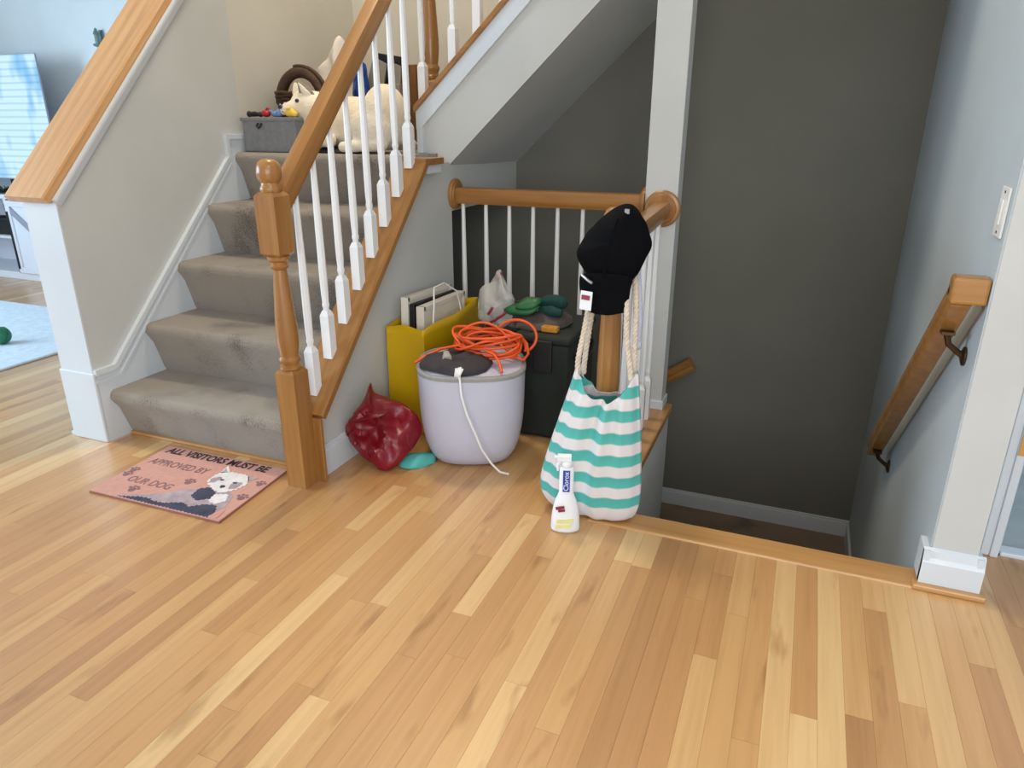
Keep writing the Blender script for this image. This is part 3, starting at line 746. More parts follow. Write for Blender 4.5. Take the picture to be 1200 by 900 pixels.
ms('printed_cheek', [(0.165, 0.04), (0.20, 0.045), (0.205, 0.005), (0.18, -0.012), (0.165, 0.01)], 'print_grey', 0.0012, .003)
ms('printed_eye', [(0.100, 0.036), (0.112, 0.043), (0.122, 0.036), (0.111, 0.029)], 'print_navy', 0.0015, .001)
ms('printed_eye', [(0.160, 0.034), (0.172, 0.041), (0.182, 0.034), (0.171, 0.027)], 'print_navy', 0.0015, .001)
ms('printed_nose', [(0.136, 0.004), (0.150, 0.006), (0.158, -0.004), (0.147, -0.016), (0.137, -0.008)], 'print_navy', 0.0015, .001)

# ---- white bin with grey rim
BC = Vector((-1.112, 2.335, 0)); BH = 0.375
bn = thing('storage_bin', BC, 'white plastic bin with a grey rim standing beside the yellow bag', 'bin')
def sq(a, e=2.9):
    c, s_ = math.cos(a), math.sin(a); k = (abs(c) ** e + abs(s_) ** e) ** (-1 / e); return k * c, k * s_
BROT = R(24)
def bin_ring(scale, z):
    out = []
    for k in range(44):
        x, y = sq(2 * math.pi * k / 44); x *= 0.205 * scale; y *= 0.195 * scale
        out.append((BC.x + x * math.cos(BROT) - y * math.sin(BROT), BC.y + x * math.sin(BROT) + y * math.cos(BROT), z))
    return out
def loft(rings, cap0=True, cap1=True):
    b = MB(); n = len(rings[0]); vs_ = [p for r_ in rings for p in r_]; fs = []
    for i in range(len(rings) - 1):
        for k in range(n): fs.append((i * n + k, i * n + (k + 1) % n, (i + 1) * n + (k + 1) % n, (i + 1) * n + k))
    if cap0: fs.append(tuple(range(n - 1, -1, -1)))
    if cap1: fs.append(tuple(range((len(rings) - 1) * n, len(rings) * n)))
    return b.add(vs_, fs)
loft([bin_ring(s, z) for s, z in [(.50, .001), (.62, .003), (.74, .018), (.83, .048), (.90, .09), (.945, .14), (.975, .20), (.99, .28), (1.0, BH)]]).build('body', 'white_plastic', parent=bn, smooth=50)
loft([bin_ring(s, z) for s, z in [(.99, BH - .008), (1.012, BH - .006), (1.015, BH + .006), (.99, BH + .012), (.95, BH + .012), (.94, BH + .004)]], False, False).build('rim', 'grey_rim', parent=bn, smooth=40)
loft([bin_ring(s, z) for s, z in [(.955, BH - .002), (.955, BH + .006), (.90, BH + .010), (.4, BH + .011)]]).build('lid', 'white_plastic', parent=bn, smooth=40)

# ---- charcoal cloth and cords on the bin
ct = BH + 0.012
cl_out = [(-1.262, 2.215), (-1.235, 2.165), (-1.16, 2.150), (-1.10, 2.145), (-1.035, 2.175), (-1.01, 2.235), (-1.02, 2.33), (-1.07, 2.38), (-1.14, 2.39), (-1.21, 2.36), (-1.25, 2.29)]
b = pillow([(x, y, ct + 0.004) for x, y in cl_out], (0, 0, 1), 0.040, 0.003, 10, 2, 0.010, 16, .35, .012, 14)
tag(b.build('folded_cloth', 'black_cloth', origin=(-1.1, 2.26, ct), smooth=40), 'crumpled charcoal cloth on the lid of the white bin', 'cloth')
random.seed(3)
ec = thing('extension_cord', (-1.05, 2.4, ct), 'coiled orange extension cord heaped on top of the white bin', 'cord')
CX, CY = -1.065, 2.385
path = []
NT_ = 9.6
for i in range(620):
    t = i / 620; a = 2 * math.pi * NT_ * t; L = int(NT_ * t)
    q = mn.noise_vector(Vector((t * 9.0, 3.3, 1.0))); q2 = mn.noise_vector(Vector((t * 26.0, 8.3, 4.0)))
    rx, ry = 0.118 + 0.055 * q[0] + .02 * q2[0], 0.075 + 0.045 * q[1] + .02 * q2[1]
    path.append((CX + .03 * q[2] + rx * math.cos(a), CY + .03 * q[0] + ry * math.sin(a), max(ct + .012, ct + 0.050 + 0.045 * q2[2] + .02 * math.sin(a + q[1] * 6) + .012 * (L % 3))))
path += [(CX + .07, 2.29, ct + 0.05), (CX + .105, 2.25, ct + 0.035), (CX + .125, 2.225, ct + 0.010)]
MB().tube(path, 0.0056, 6).build('coil', 'orange', parent=ec, smooth=80)
loop = [(-0.985 + 0.085 * math.cos(a), 2.475 + 0.03 * math.sin(a), ct + 0.070 + 0.060 * math.sin(a)) for a in [R(-50 + 235 * k / 24) for k in range(25)]]
MB().tube(loop + [(-1.10, 2.41, ct + 0.05)], 0.0056, 6).build('loop', 'orange', parent=ec, smooth=80)
loop = [(-1.01, 2.47, ct + 0.085), (-0.965, 2.47, ct + 0.080), (-0.93, 2.45, ct + 0.055), (-0.912, 2.42, ct + 0.026), (-0.918, 2.385, ct + 0.010), (-0.95, 2.38, ct + 0.022), (-1.02, 2.40, ct + 0.055)]
MB().tube(loop, 0.0056, 6).build('loop', 'orange', parent=ec, smooth=80)
MB().tube([(-1.16, 2.34, ct + 0.055), (-1.215, 2.28, ct + 0.050), (-1.25, 2.225, ct + 0.034), (-1.275, 2.185, ct + 0.016)], 0.0056, 6).build('loop', 'orange', parent=ec, smooth=80)
pl_ = MB().tube([(-1.17, 2.24, ct + 0.050), (-1.155, 2.215, ct + 0.042)], [0.013, 0.016], 10).tube([(-1.155, 2.215, ct + 0.042), (-1.145, 2.195, ct + 0.036)], 0.019, 10)
pl_.build('plug', 'film', parent=ec, smooth=40)
# white power cable hanging down the bin front
wc = thing('power_cable', (-1.06, 2.12, 0.0), 'thin white power cable hanging down the front of the white bin', 'cable')
MB().tube([(-1.075, 2.165, ct + .030), (-1.062, 2.128, ct + .012), (-1.052, 2.118, .33), (-1.03, 2.115, .26), (-1.005, 2.125, .19), (-0.985, 2.14, .12), (-0.955, 2.158, .06), (-0.925, 2.165, .028), (-0.90, 2.19, .012)], 0.0042, 8).build('cable', 'white_cord', parent=wc, smooth=80)
bd = MB()
for k in range(4): bd.tube([(-1.085 + 0.006 * k, 2.150 - .003 * k, ct + .030), (-1.083 + 0.006 * k, 2.135 - .003 * k, ct + .002), (-1.075 + 0.006 * k, 2.128 - .003 * k, ct + .018), (-1.073 + .006 * k, 2.148 - .003 * k, ct + .034)], 0.0045, 6, closed=True)
bd.build('cable_bundle', 'white_cord', parent=wc, smooth=80)

# ---- yellow shopping bag with canvases
yb = thing('shopping_bag', (-1.45, 2.66, 0), 'glossy yellow paper shopping bag standing against the drywall', 'bag')
yx0, yx1, yy0, yy1 = -1.530, -1.352, 2.40, 2.92
def ybag(u, v):
    """u around the mouth, v up; slight crush"""
    per = [(yx1, yy0), (yx1, yy1), (yx0, yy1), (yx0, yy0)]
    s = u * 4; i = int(s) % 4; t = s - int(s); p, q = per[i], per[(i + 1) % 4]
    x = p[0] + (q[0] - p[0]) * t; y = p[1] + (q[1] - p[1]) * t
    crease = 0.012 * math.sin(math.pi * t) * v
    if i == 0: x += crease * 1.2
    if i == 3: y -= -crease * 1.5
    zz = v * (0.462 + 0.03 * max(0, (y - 2.4)) + 0.004 * math.sin(u * 31))
    return Vector((x, y, 0.002 + zz)) + wob((x * 1.0, y, v), 5, 0.008) * v
g = MB().grid(ybag, 48, 12, True)
g.add([(yx0 + .01, yy0 + .01, .003), (yx1 - .01, yy0 + .01, .003), (yx1 - .01, yy1 - .01, .003), (yx0 + .01, yy1 - .01, .003)], [(0, 1, 2, 3)])
yo = g.build('paper_body', 'yellow_paper', parent=yb, smooth=35)
md = yo.modifiers.new('thickness', 'SOLIDIFY'); md.thickness = 0.003; md.offset = -1
for x in (-1.365,):
    MB().tube([(x, 2.50, .44), (x + .004, 2.51, .53), (x - .02, 2.56, .60), (x - .025, 2.66, .60), (x - .005, 2.74, .55), (x + .004, 2.76, .46)], 0.0035, 6).build('string_handle', 'white_cord', parent=yb, smooth=80)
def canvas(x0, x1, y0, y1, z0, z1, tilt, mat_face, label):
    b = MB(); th = R(tilt); b.M = Matrix.Translation((0, y0, z0)) @ Matrix.Rotation(th, 4, 'X') @ Matrix.Translation((0, -y0, -z0))
    o = thing('picture_canvas', ((x0 + x1) / 2, y0, z0), label, 'canvas', 'canvases in the yellow bag')
    b.box(x0 + .004, x1 - .004, y0, y1, z0, z1); b.build('panel', mat_face, parent=o, bevel=0.002)
    c = MB(); c.M = b.M
    c.box(x0, x1, y0 - .003, y0 + .016, z0, z1 + .003).box(x0, x1, y1 - .016, y1 + .003, z0, z1 + .003).box(x0, x1, y0, y1, z1 - .016, z1 + .003).box(x0, x1, y0, y1, z0, z0 + .016)
    c.build('edge', mat_face if mat_face == 'canvas_white' else mat_face, parent=o, bevel=0.002)
canvas(-1.505, -1.472, 2.47, 2.87, 0.10, 0.562, -3, 'canvas_white', 'white stretched canvas nearest the wall in the yellow bag')
canvas(-1.468, -1.446, 2.475, 2.86, 0.10, 0.535, -3, 'black', 'black picture board between the two white canvases in the yellow bag')
canvas(-1.441, -1.405, 2.49, 2.88, 0.10, 0.525, -2, 'canvas_white', 'white stretched canvas nearest the string handle in the yellow bag')

# ---- dark bags and boxes at the back
gb = thing('insulated_box', (-0.91, 2.73, 0), 'dark green fabric box standing by the guard rail behind the white bin', 'box')
MB().box(-1.02, -0.795, 2.56, 2.93, 0.002, 0.415).build('body', 'dark_green', parent=gb, bevel=0.018)
MB().box(-1.028, -0.787, 2.552, 2.938, 0.415, 0.447).build('lid', 'dark_green', parent=gb, bevel=0.012)
MB().box(-0.94, -0.86, 2.540, 2.556, 0.30, 0.43).build('flap', 'black', parent=gb, bevel=0.004)
MB().tube([(-0.784, 2.62, .36), (-0.775, 2.66, .33), (-0.772, 2.74, .32), (-0.775, 2.82, .33), (-0.784, 2.86, .36)], .008, 8).build('handle', 'black', parent=gb, smooth=60)
bk = pillow([(-1.315, 2.74, .004), (-1.05, 2.72, .004), (-1.045, 2.74, .2), (-1.06, 2.76, .40), (-1.13, 2.78, .43), (-1.25, 2.78, .40), (-1.32, 2.77, .25)], (0, -1, 0.1), 0.10, 0.10, 7, 4, 0.02, 9)
tag(bk.build('duffel_bag', 'black', origin=(-1.18, 2.76, 0), smooth=60), 'slumped black bag between the yellow bag and the dark green box', 'bag')
# clear plastic bag
pb = thing('plastic_bag', (-1.15, 2.72, .43), 'crumpled clear plastic bag with red print on the black bag', 'bag')
o1 = [(-1.225, 2.70, .435), (-1.13, 2.69, .425), (-1.09, 2.70, .47), (-1.085, 2.70, .55), (-1.12, 2.70, .615), (-1.15, 2.70, .665), (-1.185, 2.70, .615), (-1.24, 2.70, .55), (-1.25, 2.70, .48)]
pillow(o1, (.3, -1, .2), .055, .05, 8, 4, .022, 18).build('film', 'film', parent=pb, smooth=30)
for (u, v, w_) in [(-1.165, .455, .045), (-1.135, .475, .04), (-1.175, .49, .02), (-1.148, .63, .014)]:
    MB().tube([(u, 2.638 + (.045 if v > .6 else 0), v), (u + w_ * .5, 2.634 + (.045 if v > .6 else 0), v + .012), (u + w_, 2.64 + (.045 if v > .6 else 0), v + .03)], .006, 6).build('red_print', 'print_red', parent=pb, smooth=60)
# things on the dark green box
cl2 = pillow([(-1.06, 2.64, .452), (-0.95, 2.60, .452), (-0.87, 2.66, .452), (-0.85, 2.78, .452), (-0.92, 2.86, .452), (-1.04, 2.82, .452)], (0, 0, 1), .055, .002, 6, 4, .018, 16)
tag(cl2.build('crumpled_cloth', 'taupe', origin=(-.95, 2.73, .45), smooth=60), 'dusty taupe cloth crumpled on top of the dark green box', 'cloth')
gc = thing('garden_clog', (-1.03, 2.68, .50), 'green rubber garden clog lying on the taupe cloth', 'shoe')
o2 = [(-1.115, 2.66, .506), (-1.06, 2.63, .506), (-0.985, 2.62, .516), (-0.955, 2.65, .535), (-0.97, 2.69, .535), (-1.05, 2.71, .52), (-1.105, 2.70, .51)]
pillow(o2, (0, -.2, 1), .022, .022, 5, 4, .004, 20).build('sole', 'green', parent=gc, smooth=60)
o3 = [(x * 1 + .008, y + .004, z + .022) for x, y, z in o2[1:6]]
pillow(o3, (0, -.2, 1), .026, .012, 5, 4, .004, 20).build('upper', 'green', parent=gc, smooth=60)
pillow([(-1.065, 2.652, .549), (-1.02, 2.642, .552), (-0.99, 2.655, .556), (-1.0, 2.676, .556), (-1.05, 2.68, .55)], (0, -.2, 1), .008, .004, 4, 4).build('opening', 'black', parent=gc, smooth=60)
tk = MB().tube([(-0.975, 2.72, .535), (-0.945, 2.725, .547), (-0.91, 2.725, .55), (-0.875, 2.72, .545), (-0.86, 2.715, .535)], [.016, .026, .028, .026, .012], 12)
tk.tube([(-0.965, 2.70, .51), (-0.92, 2.69, .515), (-0.87, 2.69, .51)], [.018, .024, .016], 10)
tag(tk.build('rolled_glove', 'teal_dark', origin=(-.92, 2.72, .51), smooth=70), 'dark teal rolled glove beside the green clog', 'glove')
sp_ = MB().box(-0.928, -0.858, 2.600, 2.635, .449, .474)
tag(sp_.build('sponge', 'mustard', origin=(-.9, 2.62, .449), bevel=0.006), 'mustard yellow sponge on the front corner of the dark green box', 'sponge')

# ---- red bag and teal cloth on the floor
rb = thing('vinyl_bag', (-1.38, 2.14, 0), 'crumpled glossy red bag lying on the floor in front of the yellow bag', 'bag')
o4 = [(-1.50, 2.10, .195), (-1.488, 2.17, .245), (-1.478, 2.185, .292), (-1.462, 2.19, .252), (-1.41, 2.20, .238), (-1.35, 2.20, .222), (-1.285, 2.20, .185), (-1.262, 2.19, .12), (-1.285, 2.11, .055), (-1.325, 2.06, .012), (-1.36, 2.045, .010), (-1.40, 2.045, .03), (-1.45, 2.055, .05), (-1.50, 2.07, .075), (-1.528, 2.085, .10), (-1.528, 2.09, .155)]
pillow(o4, (.25, -.75, .6), .045, .06, 14, 5, .010, 13, .5, .024, 8).build('body', 'red_vinyl', parent=rb, smooth=40)
o5 = [(-1.528, 2.085, .10), (-1.515, 2.06, .165), (-1.44, 2.06, .19), (-1.37, 2.075, .215), (-1.36, 2.11, .225), (-1.43, 2.11, .215), (-1.50, 2.10, .20)]
pillow(o5, (.1, -.8, .6), .022, .012, 8, 4, .008, 20, .5, .010, 14).build('flap', 'red_vinyl', parent=rb, smooth=40)
for k in range(6):
    x = -1.40 + .026 * k; MB().tube([(x, 2.035 + .014 * k, .055 + .008 * k), (x - .003, 2.022 + .015 * k, .075 + .010 * k), (x - .004, 2.022 + .016 * k, .092 + .011 * k)], [.003, .005, .002], 6).build('pleat', 'red_vinyl', parent=rb, smooth=80)
for u in ((-1.425, 2.018, .158), (-1.45, 2.018, .115)):
    b = MB(); b.M = Matrix.Translation(u) @ Vector((0, 0, 1)).rotation_difference(Vector((.1, -.8, .6))).to_matrix().to_4x4()
    b.lathe([(.010, 0), (.010, .006), (.006, .010)], 0, 0, 12); b.build('snap_button', 'red_vinyl', parent=rb, smooth=50)
tc = pillow([(-1.33, 2.12, .004), (-1.27, 2.10, .004), (-1.225, 2.15, .004), (-1.215, 2.21, .004), (-1.28, 2.23, .004)], (0, 0, 1), .035, .001, 5, 4, .012, 18)
tag(tc.build('cleaning_cloth', 'teal', origin=(-1.27, 2.16, 0), smooth=60), 'small teal cloth peeking out between red bag and white bin', 'cloth')

# ---- baseball cap on the newel
cpx = thing('baseball_cap', (-0.53, 2.13, .9), 'black baseball cap hung over the newel post above the striped bag', 'cap')
YC = 2.10
o6 = [(-.487, 1.020), (-.456, 1.002), (-.424, .946), (-.410, .902), (-.424, .862), (-.455, .80), (-.50, .775), (-.56, .780), (-.606, .812), (-.636, .862), (-.627, .901), (-.595, .946), (-.562, .980), (-.525, 1.008)]
pillow([(x, YC + (.02 if z > .9 else 0), z) for x, z in o6], (.15, -1, .25), .085, .03, 9, 4, .008, 14, .62).build('crown', 'cap_cloth', parent=cpx, smooth=50)
def seam(pts): MB().tube(pts, .0022, 6).build('seam', 'cap_cloth', parent=cpx, smooth=80)
o7 = [(-.455, .815), (-.455, .775), (-.464, .712), (-.490, .700), (-.525, .695), (-.577, .700), (-.603, .730), (-.614, .785), (-.600, .815), (-.53, .825)]
def brim_y(x, z): return YC - .062 + ((x + .535) / .08) ** 2 * .028 - (z - .78) * .10
pillow([(x, brim_y(x, z), z) for x, z in o7], (.12, -1, .12), .012, .006, 6, 4, .0).build('brim', 'cap_cloth', parent=cpx, smooth=50)
seam([(-.50, 2.045, .985), (-.512, 2.016, .93), (-.517, 2.012, .87), (-.53, 2.03, .81)])
bx_ = MB().box(-.486, -.472, YC - .032, YC - .026, .996, 1.010); bx_.build('tag', 'silver', parent=cpx)
MB().tube([(-.600, 2.046, .812), (-.575, 2.030, .800), (-.562, 2.027, .795)], .0045, 6).build('buckle', 'silver', parent=cpx, smooth=60)
def px_plate(name, x0, x1, z0, z1, dy, mat, bev):
    xm, zm = (x0 + x1) / 2, (z0 + z1) / 2; y = brim_y(xm, zm) - .014 - dy
    b = MB(); b.M = Matrix.Translation((xm, y, zm)) @ Matrix.Rotation(R(-17), 4, 'Z') @ Matrix.Rotation(R(-6), 4, 'X')
    b.box(x0 - xm, x1 - xm, -.0012, .0012, z0 - zm, z1 - zm); return b.build(name, mat, parent=cpx, bevel=bev)
px_plate('patch', -.604, -.562, .708, .766, 0, 'bottle', .0011)
px_plate('patch_letters', -.598, -.570, .740, .754, .0018, 'print_red', 0)
px_plate('patch_bar', -.600, -.572, .716, .723, .0018, 'black', 0)

# ---- striped bag
tb = thing('striped_tote', (-.55, 2.05, .01), 'teal and white striped cloth bag hanging by rope handles from the newel post', 'bag')
prof = [(.010, -.655, -.415, .045), (.018, -.685, -.395, .062), (.05, -.714, -.382, .076), (.09, -.728, -.377, .083), (.15, -.716, -.379, .085), (.22, -.698, -.383, .083), (.29, -.677, -.388, .078), (.36, -.655, -.394, .070), (.42, -.635, -.401, .060), (.47, -.618, -.407, .048), (.50, -.608, -.413, .040)]
rings = []
NS = 72
for i, (z, xl, xr, dp) in enumerate(prof):
    tt = i / (len(prof) - 1); row = []
    for k in range(NS):
        a = 2 * math.pi * k / NS
        c_, s_ = math.cos(a), math.sin(a)
        fold = (math.sin(9 * a + 1.2) * .5 + math.sin(14 * a + 2) * .35 + math.sin(5 * a) * .4) * (.009 + .020 * tt ** 1.2)
        rx = (xr - xl) / 2; x = (xl + xr) / 2 + rx * c_
        y = 2.052 + (dp + fold) * s_ * (1.0 if abs(s_) > 0 else 1)
        dipz = -0.075 * (1 - c_ * c_) * (tt ** 5) + .035 * (abs(c_) ** 3) * (tt ** 5)
        sag = -.010 * (1 - c_ * c_) * (1 - tt)
        row.append((x, y, max(.009, z + dipz + (sag if z > .06 else 0))))
    rings.append(row)
body = loft(rings, True, False).build('cloth_body', 'stripes', parent=tb, smooth=60)
md = body.modifiers.new('thickness', 'SOLIDIFY'); md.thickness = .003; md.offset = -1
md2 = body.modifiers.new('smooth', 'SUBSURF'); md2.levels = 1; md2.render_levels = 1
def rope(path, r):
    P = [Vector(p) for p in path]; dense = []
    n = len(P)
    for i in range(n - 1):
        p0, p1, p2, p3 = P[max(i - 1, 0)], P[i], P[i + 1], P[min(i + 2, n - 1)]
        for k in range(14):
            t = k / 14; dense.append(0.5 * ((2 * p1) + (p2 - p0) * t + (2 * p0 - 5 * p1 + 4 * p2 - p3) * t * t + (3 * p1 - p0 - 3 * p2 + p3) * t ** 3))
    dense.append(P[-1]); b = MB(); ln = [0]
    for i in range(1, len(dense)): ln.append(ln[-1] + (dense[i] - dense[i - 1]).length)
    for s_ in range(3):
        q = []
        for i, p in enumerate(dense):
            t = (dense[min(i + 1, len(dense) - 1)] - dense[max(i - 1, 0)]).normalized(); u = t.cross(Vector((0, 1, .1))).normalized(); v = t.cross(u)
            a = ln[i] / .042 * 2 * math.pi + s_ * 2.094; q.append(p + (u * math.cos(a) + v * math.sin(a)) * r * .55)
        b.tube(q, r * .62, 6)
    return b
rope([(-.605, 2.05, .49), (-.603, 2.05, .55), (-.590, 2.06, .64), (-.583, 2.08, .72), (-.575, 2.12, .82), (-.565, 2.165, .905), (-.54, 2.243, .935), (-.505, 2.19, .915), (-.478, 2.12, .84), (-.464, 2.07, .74), (-.456, 2.055, .64), (-.440, 2.05, .55), (-.432, 2.045, .50)], .0085).build('rope_handle', 'rope', parent=tb, smooth=80)
rope([(-.600, 2.10, .48), (-.597, 2.11, .56), (-.59, 2.13, .66), (-.583, 2.16, .80), (-.575, 2.20, .905), (-.54, 2.252, .915), (-.497, 2.21, .905), (-.463, 2.14, .83), (-.442, 2.10, .72), (-.436, 2.085, .62), (-.428, 2.08, .48)], .0085).build('rope_handle', 'rope', parent=tb, smooth=80)
# white lanyard hanging behind the rope
ly = MB().tube([(-.492, 2.245, .90), (-.468, 2.20, .84), (-.448, 2.155, .76), (-.438, 2.14, .68), (-.436, 2.14, .60)], [.004, .008, .010, .011, .009], 8).ball((-.437, 2.14, .585), (.013, .010, .018), 10, 6)
tag(ly.build('white_lanyard', 'white_plastic', origin=(-.44, 2.14, .6), smooth=60), 'white cloth lanyard hanging from the newel beside the rope handles', 'lanyard')

# ---- spray bottle
sbx = thing('spray_bottle', (-.592, 1.925, 0.0), 'white spray cleaner bottle with a blue label standing before the striped bag', 'bottle')
SM = Matrix.Translation((-.592, 1.925, 0.0)) @ Matrix.Rotation(R(17), 4, 'Z')
b = MB(); b.M = SM
b.lathe([(.040, .001), (.046, .004), (.047, .012), (.045, .05), (.040, .085), (.033, .112), (.026, .128), (.023, .14), (.023, .222), (.020, .228)], 0, 0, 24, 1, .62)
b.build('body', 'bottle', parent=sbx, smooth=50)
b = MB(); b.M = SM
b.lathe([(.014, .228), (.016, .232), (.016, .244), (.012, .248)], 0, 0, 16)
b.box(-.030, .014, -.010, .010, .248, .268); b.box(-.040, -.030, -.005, .005, .256, .264)
b.build('sprayer_head', 'bottle', parent=sbx, bevel=.002)
b = MB(); b.M = SM; b.tube([(-.018, 0, .250), (-.030, 0, .232), (-.028, 0, .212)], [.005, .005, .003], 8); b.build('trigger', 'bottle', parent=sbx, smooth=60)
b = MB(); b.M = SM; b.box(-.011, .011, -.0172, -.0135, .146, .220); lb_ = b.build('blue_label', 'print_blue', parent=sbx)
t_ = text_mesh('brand_lettering', 'Clorox', .023, 'bottle', sbx, SM @ Vector((0, -.0182, .150)), (R(90), R(-90), R(17)), .0003, 'LEFT', 1.0)
t_.rotation_euler = (Matrix.Rotation(R(17), 3, 'Z') @ Matrix.Rotation(R(90), 3, 'X') @ Matrix.Rotation(R(90), 3, 'Z')).to_euler()
for (x0, x1, z0, z1, m) in [(-.012, .016, .090, .098, 'print_red'), (-.006, .016, .080, .086, 'print_red'), (-.022, .030, .040, .052, 'print_yellow'), (-.028, .022, .022, .032, 'print_yellow')]:
    b = MB(); b.M = SM @ Matrix.Rotation(R(-12 if m == 'print_red' else -6), 4, 'Y'); b.box(x0, x1, -.0315 if m == 'print_yellow' else -.0285, -.0225 if m == 'print_red' else -.024, z0, z1); b.build('label_print', m, parent=sbx)

# ================================================================== UPPER LANDING
ZF = ZL + 0.007
MT['grey_felt'] = plain('grey_felt', srgb(128, 130, 134), 0.95, 0, 0.1, 40, 0.4, 220)
MT['wicker'] = plain('dark_brown_wicker', srgb(74, 50, 34), 0.7, 0, 0.3, 60, 0.5, 140)
MT['bag_white'] = plain('white_bag_plastic', srgb(226, 216, 206), 0.4, 0, 0.05, 20, 0.5, 40)
MT['blue_film'] = plain('blue_plastic', srgb(30, 66, 140), 0.25, 0, 0.3, 30, 0.5, 40)
MT['grey_card'] = plain('grey_cardboard', srgb(150, 142, 130), 0.8)
MT['brown_card'] = plain('brown_cardboard', srgb(140, 96, 54), 0.85)
MT['red_toy'] = plain('red_toy', srgb(176, 30, 34), 0.5)
MT['blue_toy'] = plain('blue_toy', srgb(110, 140, 190), 0.5)
MT['yellow_toy'] = plain('yellow_toy', srgb(238, 204, 84), 0.7)
MT['fur_grey'] = plain('grey_fur', srgb(150, 140, 132), 0.95, 0, 0.2, 60, 0.6, 220)
MT['eye_dark'] = plain('dark_eye', srgb(40, 40, 66), 0.15)
def fur_mat():
    t = NT('cream_white_fur')
    a = t.noise(1.0, 4, t.mapv(t.obj(), (60, 90, 140)), 0.65); b = t.noise(5, 3, t.obj())
    ad = t.n('ShaderNodeMath', operation='MULTIPLY_ADD'); t.l(a, ad.inputs[0]); ad.inputs[1].default_value = 0.5; t.l(b, ad.inputs[2])
    t.l(t.ramp(ad.outputs[0], [(0.5, srgb(226, 206, 172)), (0.95, srgb(246, 238, 222))]), t.b.inputs['Base Color'])
    t.set(Roughness=0.95); t.b.inputs['Sheen Weight'].default_value = 0.3
    t.bump(a, 0.5, 0.008); return t.m
MT['fur'] = fur_mat()

# grey storage cube
gcx = thing('storage_cube', (-2.385, 2.885, ZF), 'grey felt storage box at the left front of the landing', 'box')
MB().box(-2.53, -2.225, 2.838, 2.935, ZF, 1.252).build('body', 'grey_felt', parent=gcx, bevel=0.008)
MB().box(-2.535, -2.22, 2.833, 2.940, 1.244, 1.262).build('rim', 'grey_felt', parent=gcx, bevel=0.004)
MB().tube([(-2.43, 2.832, 1.235), (-2.43, 2.822, 1.222), (-2.42, 2.822, 1.215), (-2.41, 2.822, 1.222), (-2.41, 2.832, 1.235)], .005, 6).build('pull_tab', 'black', parent=gcx)
TZ = 1.2625
rtoy = thing('toy_ball', (-2.405, 2.86, TZ), 'red rubber toy on the grey felt box', 'toy')
MB().ball((-2.405, 2.868, TZ + .016), (.024, .02, .016)).build('ball', 'red_toy', parent=rtoy, smooth=80)
MB().tube([(-2.405, 2.868, TZ + .03), (-2.395, 2.868, TZ + .04), (-2.382, 2.868, TZ + .034)], .004, 6).build('loop', 'red_toy', parent=rtoy, smooth=80)
b = MB().tube([(-2.50, 2.87, TZ + .012), (-2.47, 2.865, TZ + .014), (-2.445, 2.87, TZ + .012)], [.010, .012, .008], 8).ball((-2.505, 2.87, TZ + .014), (.014, .012, .014)).ball((-2.44, 2.87, TZ + .012), .012)
tag(b.build('chew_bone', 'black', origin=(-2.47, 2.87, TZ), smooth=70), 'small black chew toy at the left end of the grey felt box', 'toy')
b = MB().ball((-2.35, 2.87, TZ + .014), (.026, .018, .014)).ball((-2.325, 2.862, TZ + .018), (.016, .014, .018)).tube([(-2.365, 2.87, TZ + .02), (-2.385, 2.868, TZ + .028)], .006, 6)
tag(b.build('cloth_toy', 'blue_toy', origin=(-2.35, 2.87, TZ), smooth=70), 'pale blue cloth toy between the red toy and the yellow toy', 'toy')
yt = thing('plush_toy', (-2.27, 2.862, TZ), 'yellow and white plush toy under the muzzle of the white dog', 'toy')
MB().ball((-2.262, 2.862, TZ + .020), (.030, .018, .020)).ball((-2.238, 2.858, TZ + .014), (.018, .014, .014)).build('body', 'yellow_toy', parent=yt, smooth=80)
MB().ball((-2.296, 2.862, TZ + .030), (.020, .017, .022)).ball((-2.312, 2.86, TZ + .046), (.007, .006, .012)).ball((-2.286, 2.86, TZ + .052), (.007, .006, .012)).build('head', 'bag_white', parent=yt, smooth=80)
MB().tube([(-2.27, 2.848, TZ + .036), (-2.25, 2.846, TZ + .036)], .005, 6).build('band', 'yellow_toy', parent=yt)

# brown basket behind the dog's head
bs = thing('wicker_basket', (-2.385, 3.14, ZF), 'dark brown wicker basket with a raised lattice handle behind the dog', 'basket')
bb_ = MB()
for k in range(19):
    z = ZF + .006 + k * .0145; r_ = .085 + .035 * k / 14
    bb_.tube([(-2.385 + r_ * 1.12 * math.cos(a), 3.14 + r_ * .9 * math.sin(a), z + .003 * math.sin(9 * a + k * math.pi)) for a in [2 * math.pi * q / 36 for q in range(36)]], .0085, 6, closed=True)
bb_.build('woven_body', 'wicker', parent=bs, smooth=80)
arc = [(-2.385 + .128 * math.cos(a), 3.12, 1.325 + .145 * math.sin(a)) for a in [R(180 - 180 * k / 20) for k in range(21)]]
MB().tube(arc, .027, 8).build('handle', 'wicker', parent=bs, smooth=80)
lat = MB()
for k in range(6):
    a = R(95 - 11 * k); a2 = R(80 - 11 * k)
    p = Vector((-2.385 + .128 * math.cos(a), 3.115, 1.325 + .145 * math.sin(a))); q = Vector((-2.385 + .165 * math.cos(a2), 3.115, 1.325 + .175 * math.sin(a2)))
    lat.tube([p, q], .006, 6)
lat.tube([(-2.385 + .163 * math.cos(a), 3.115, 1.325 + .172 * math.sin(a)) for a in [R(100 - 85 * k / 12) for k in range(13)]], .009, 6)
lat.build('lattice', 'wicker', parent=bs, smooth=80)

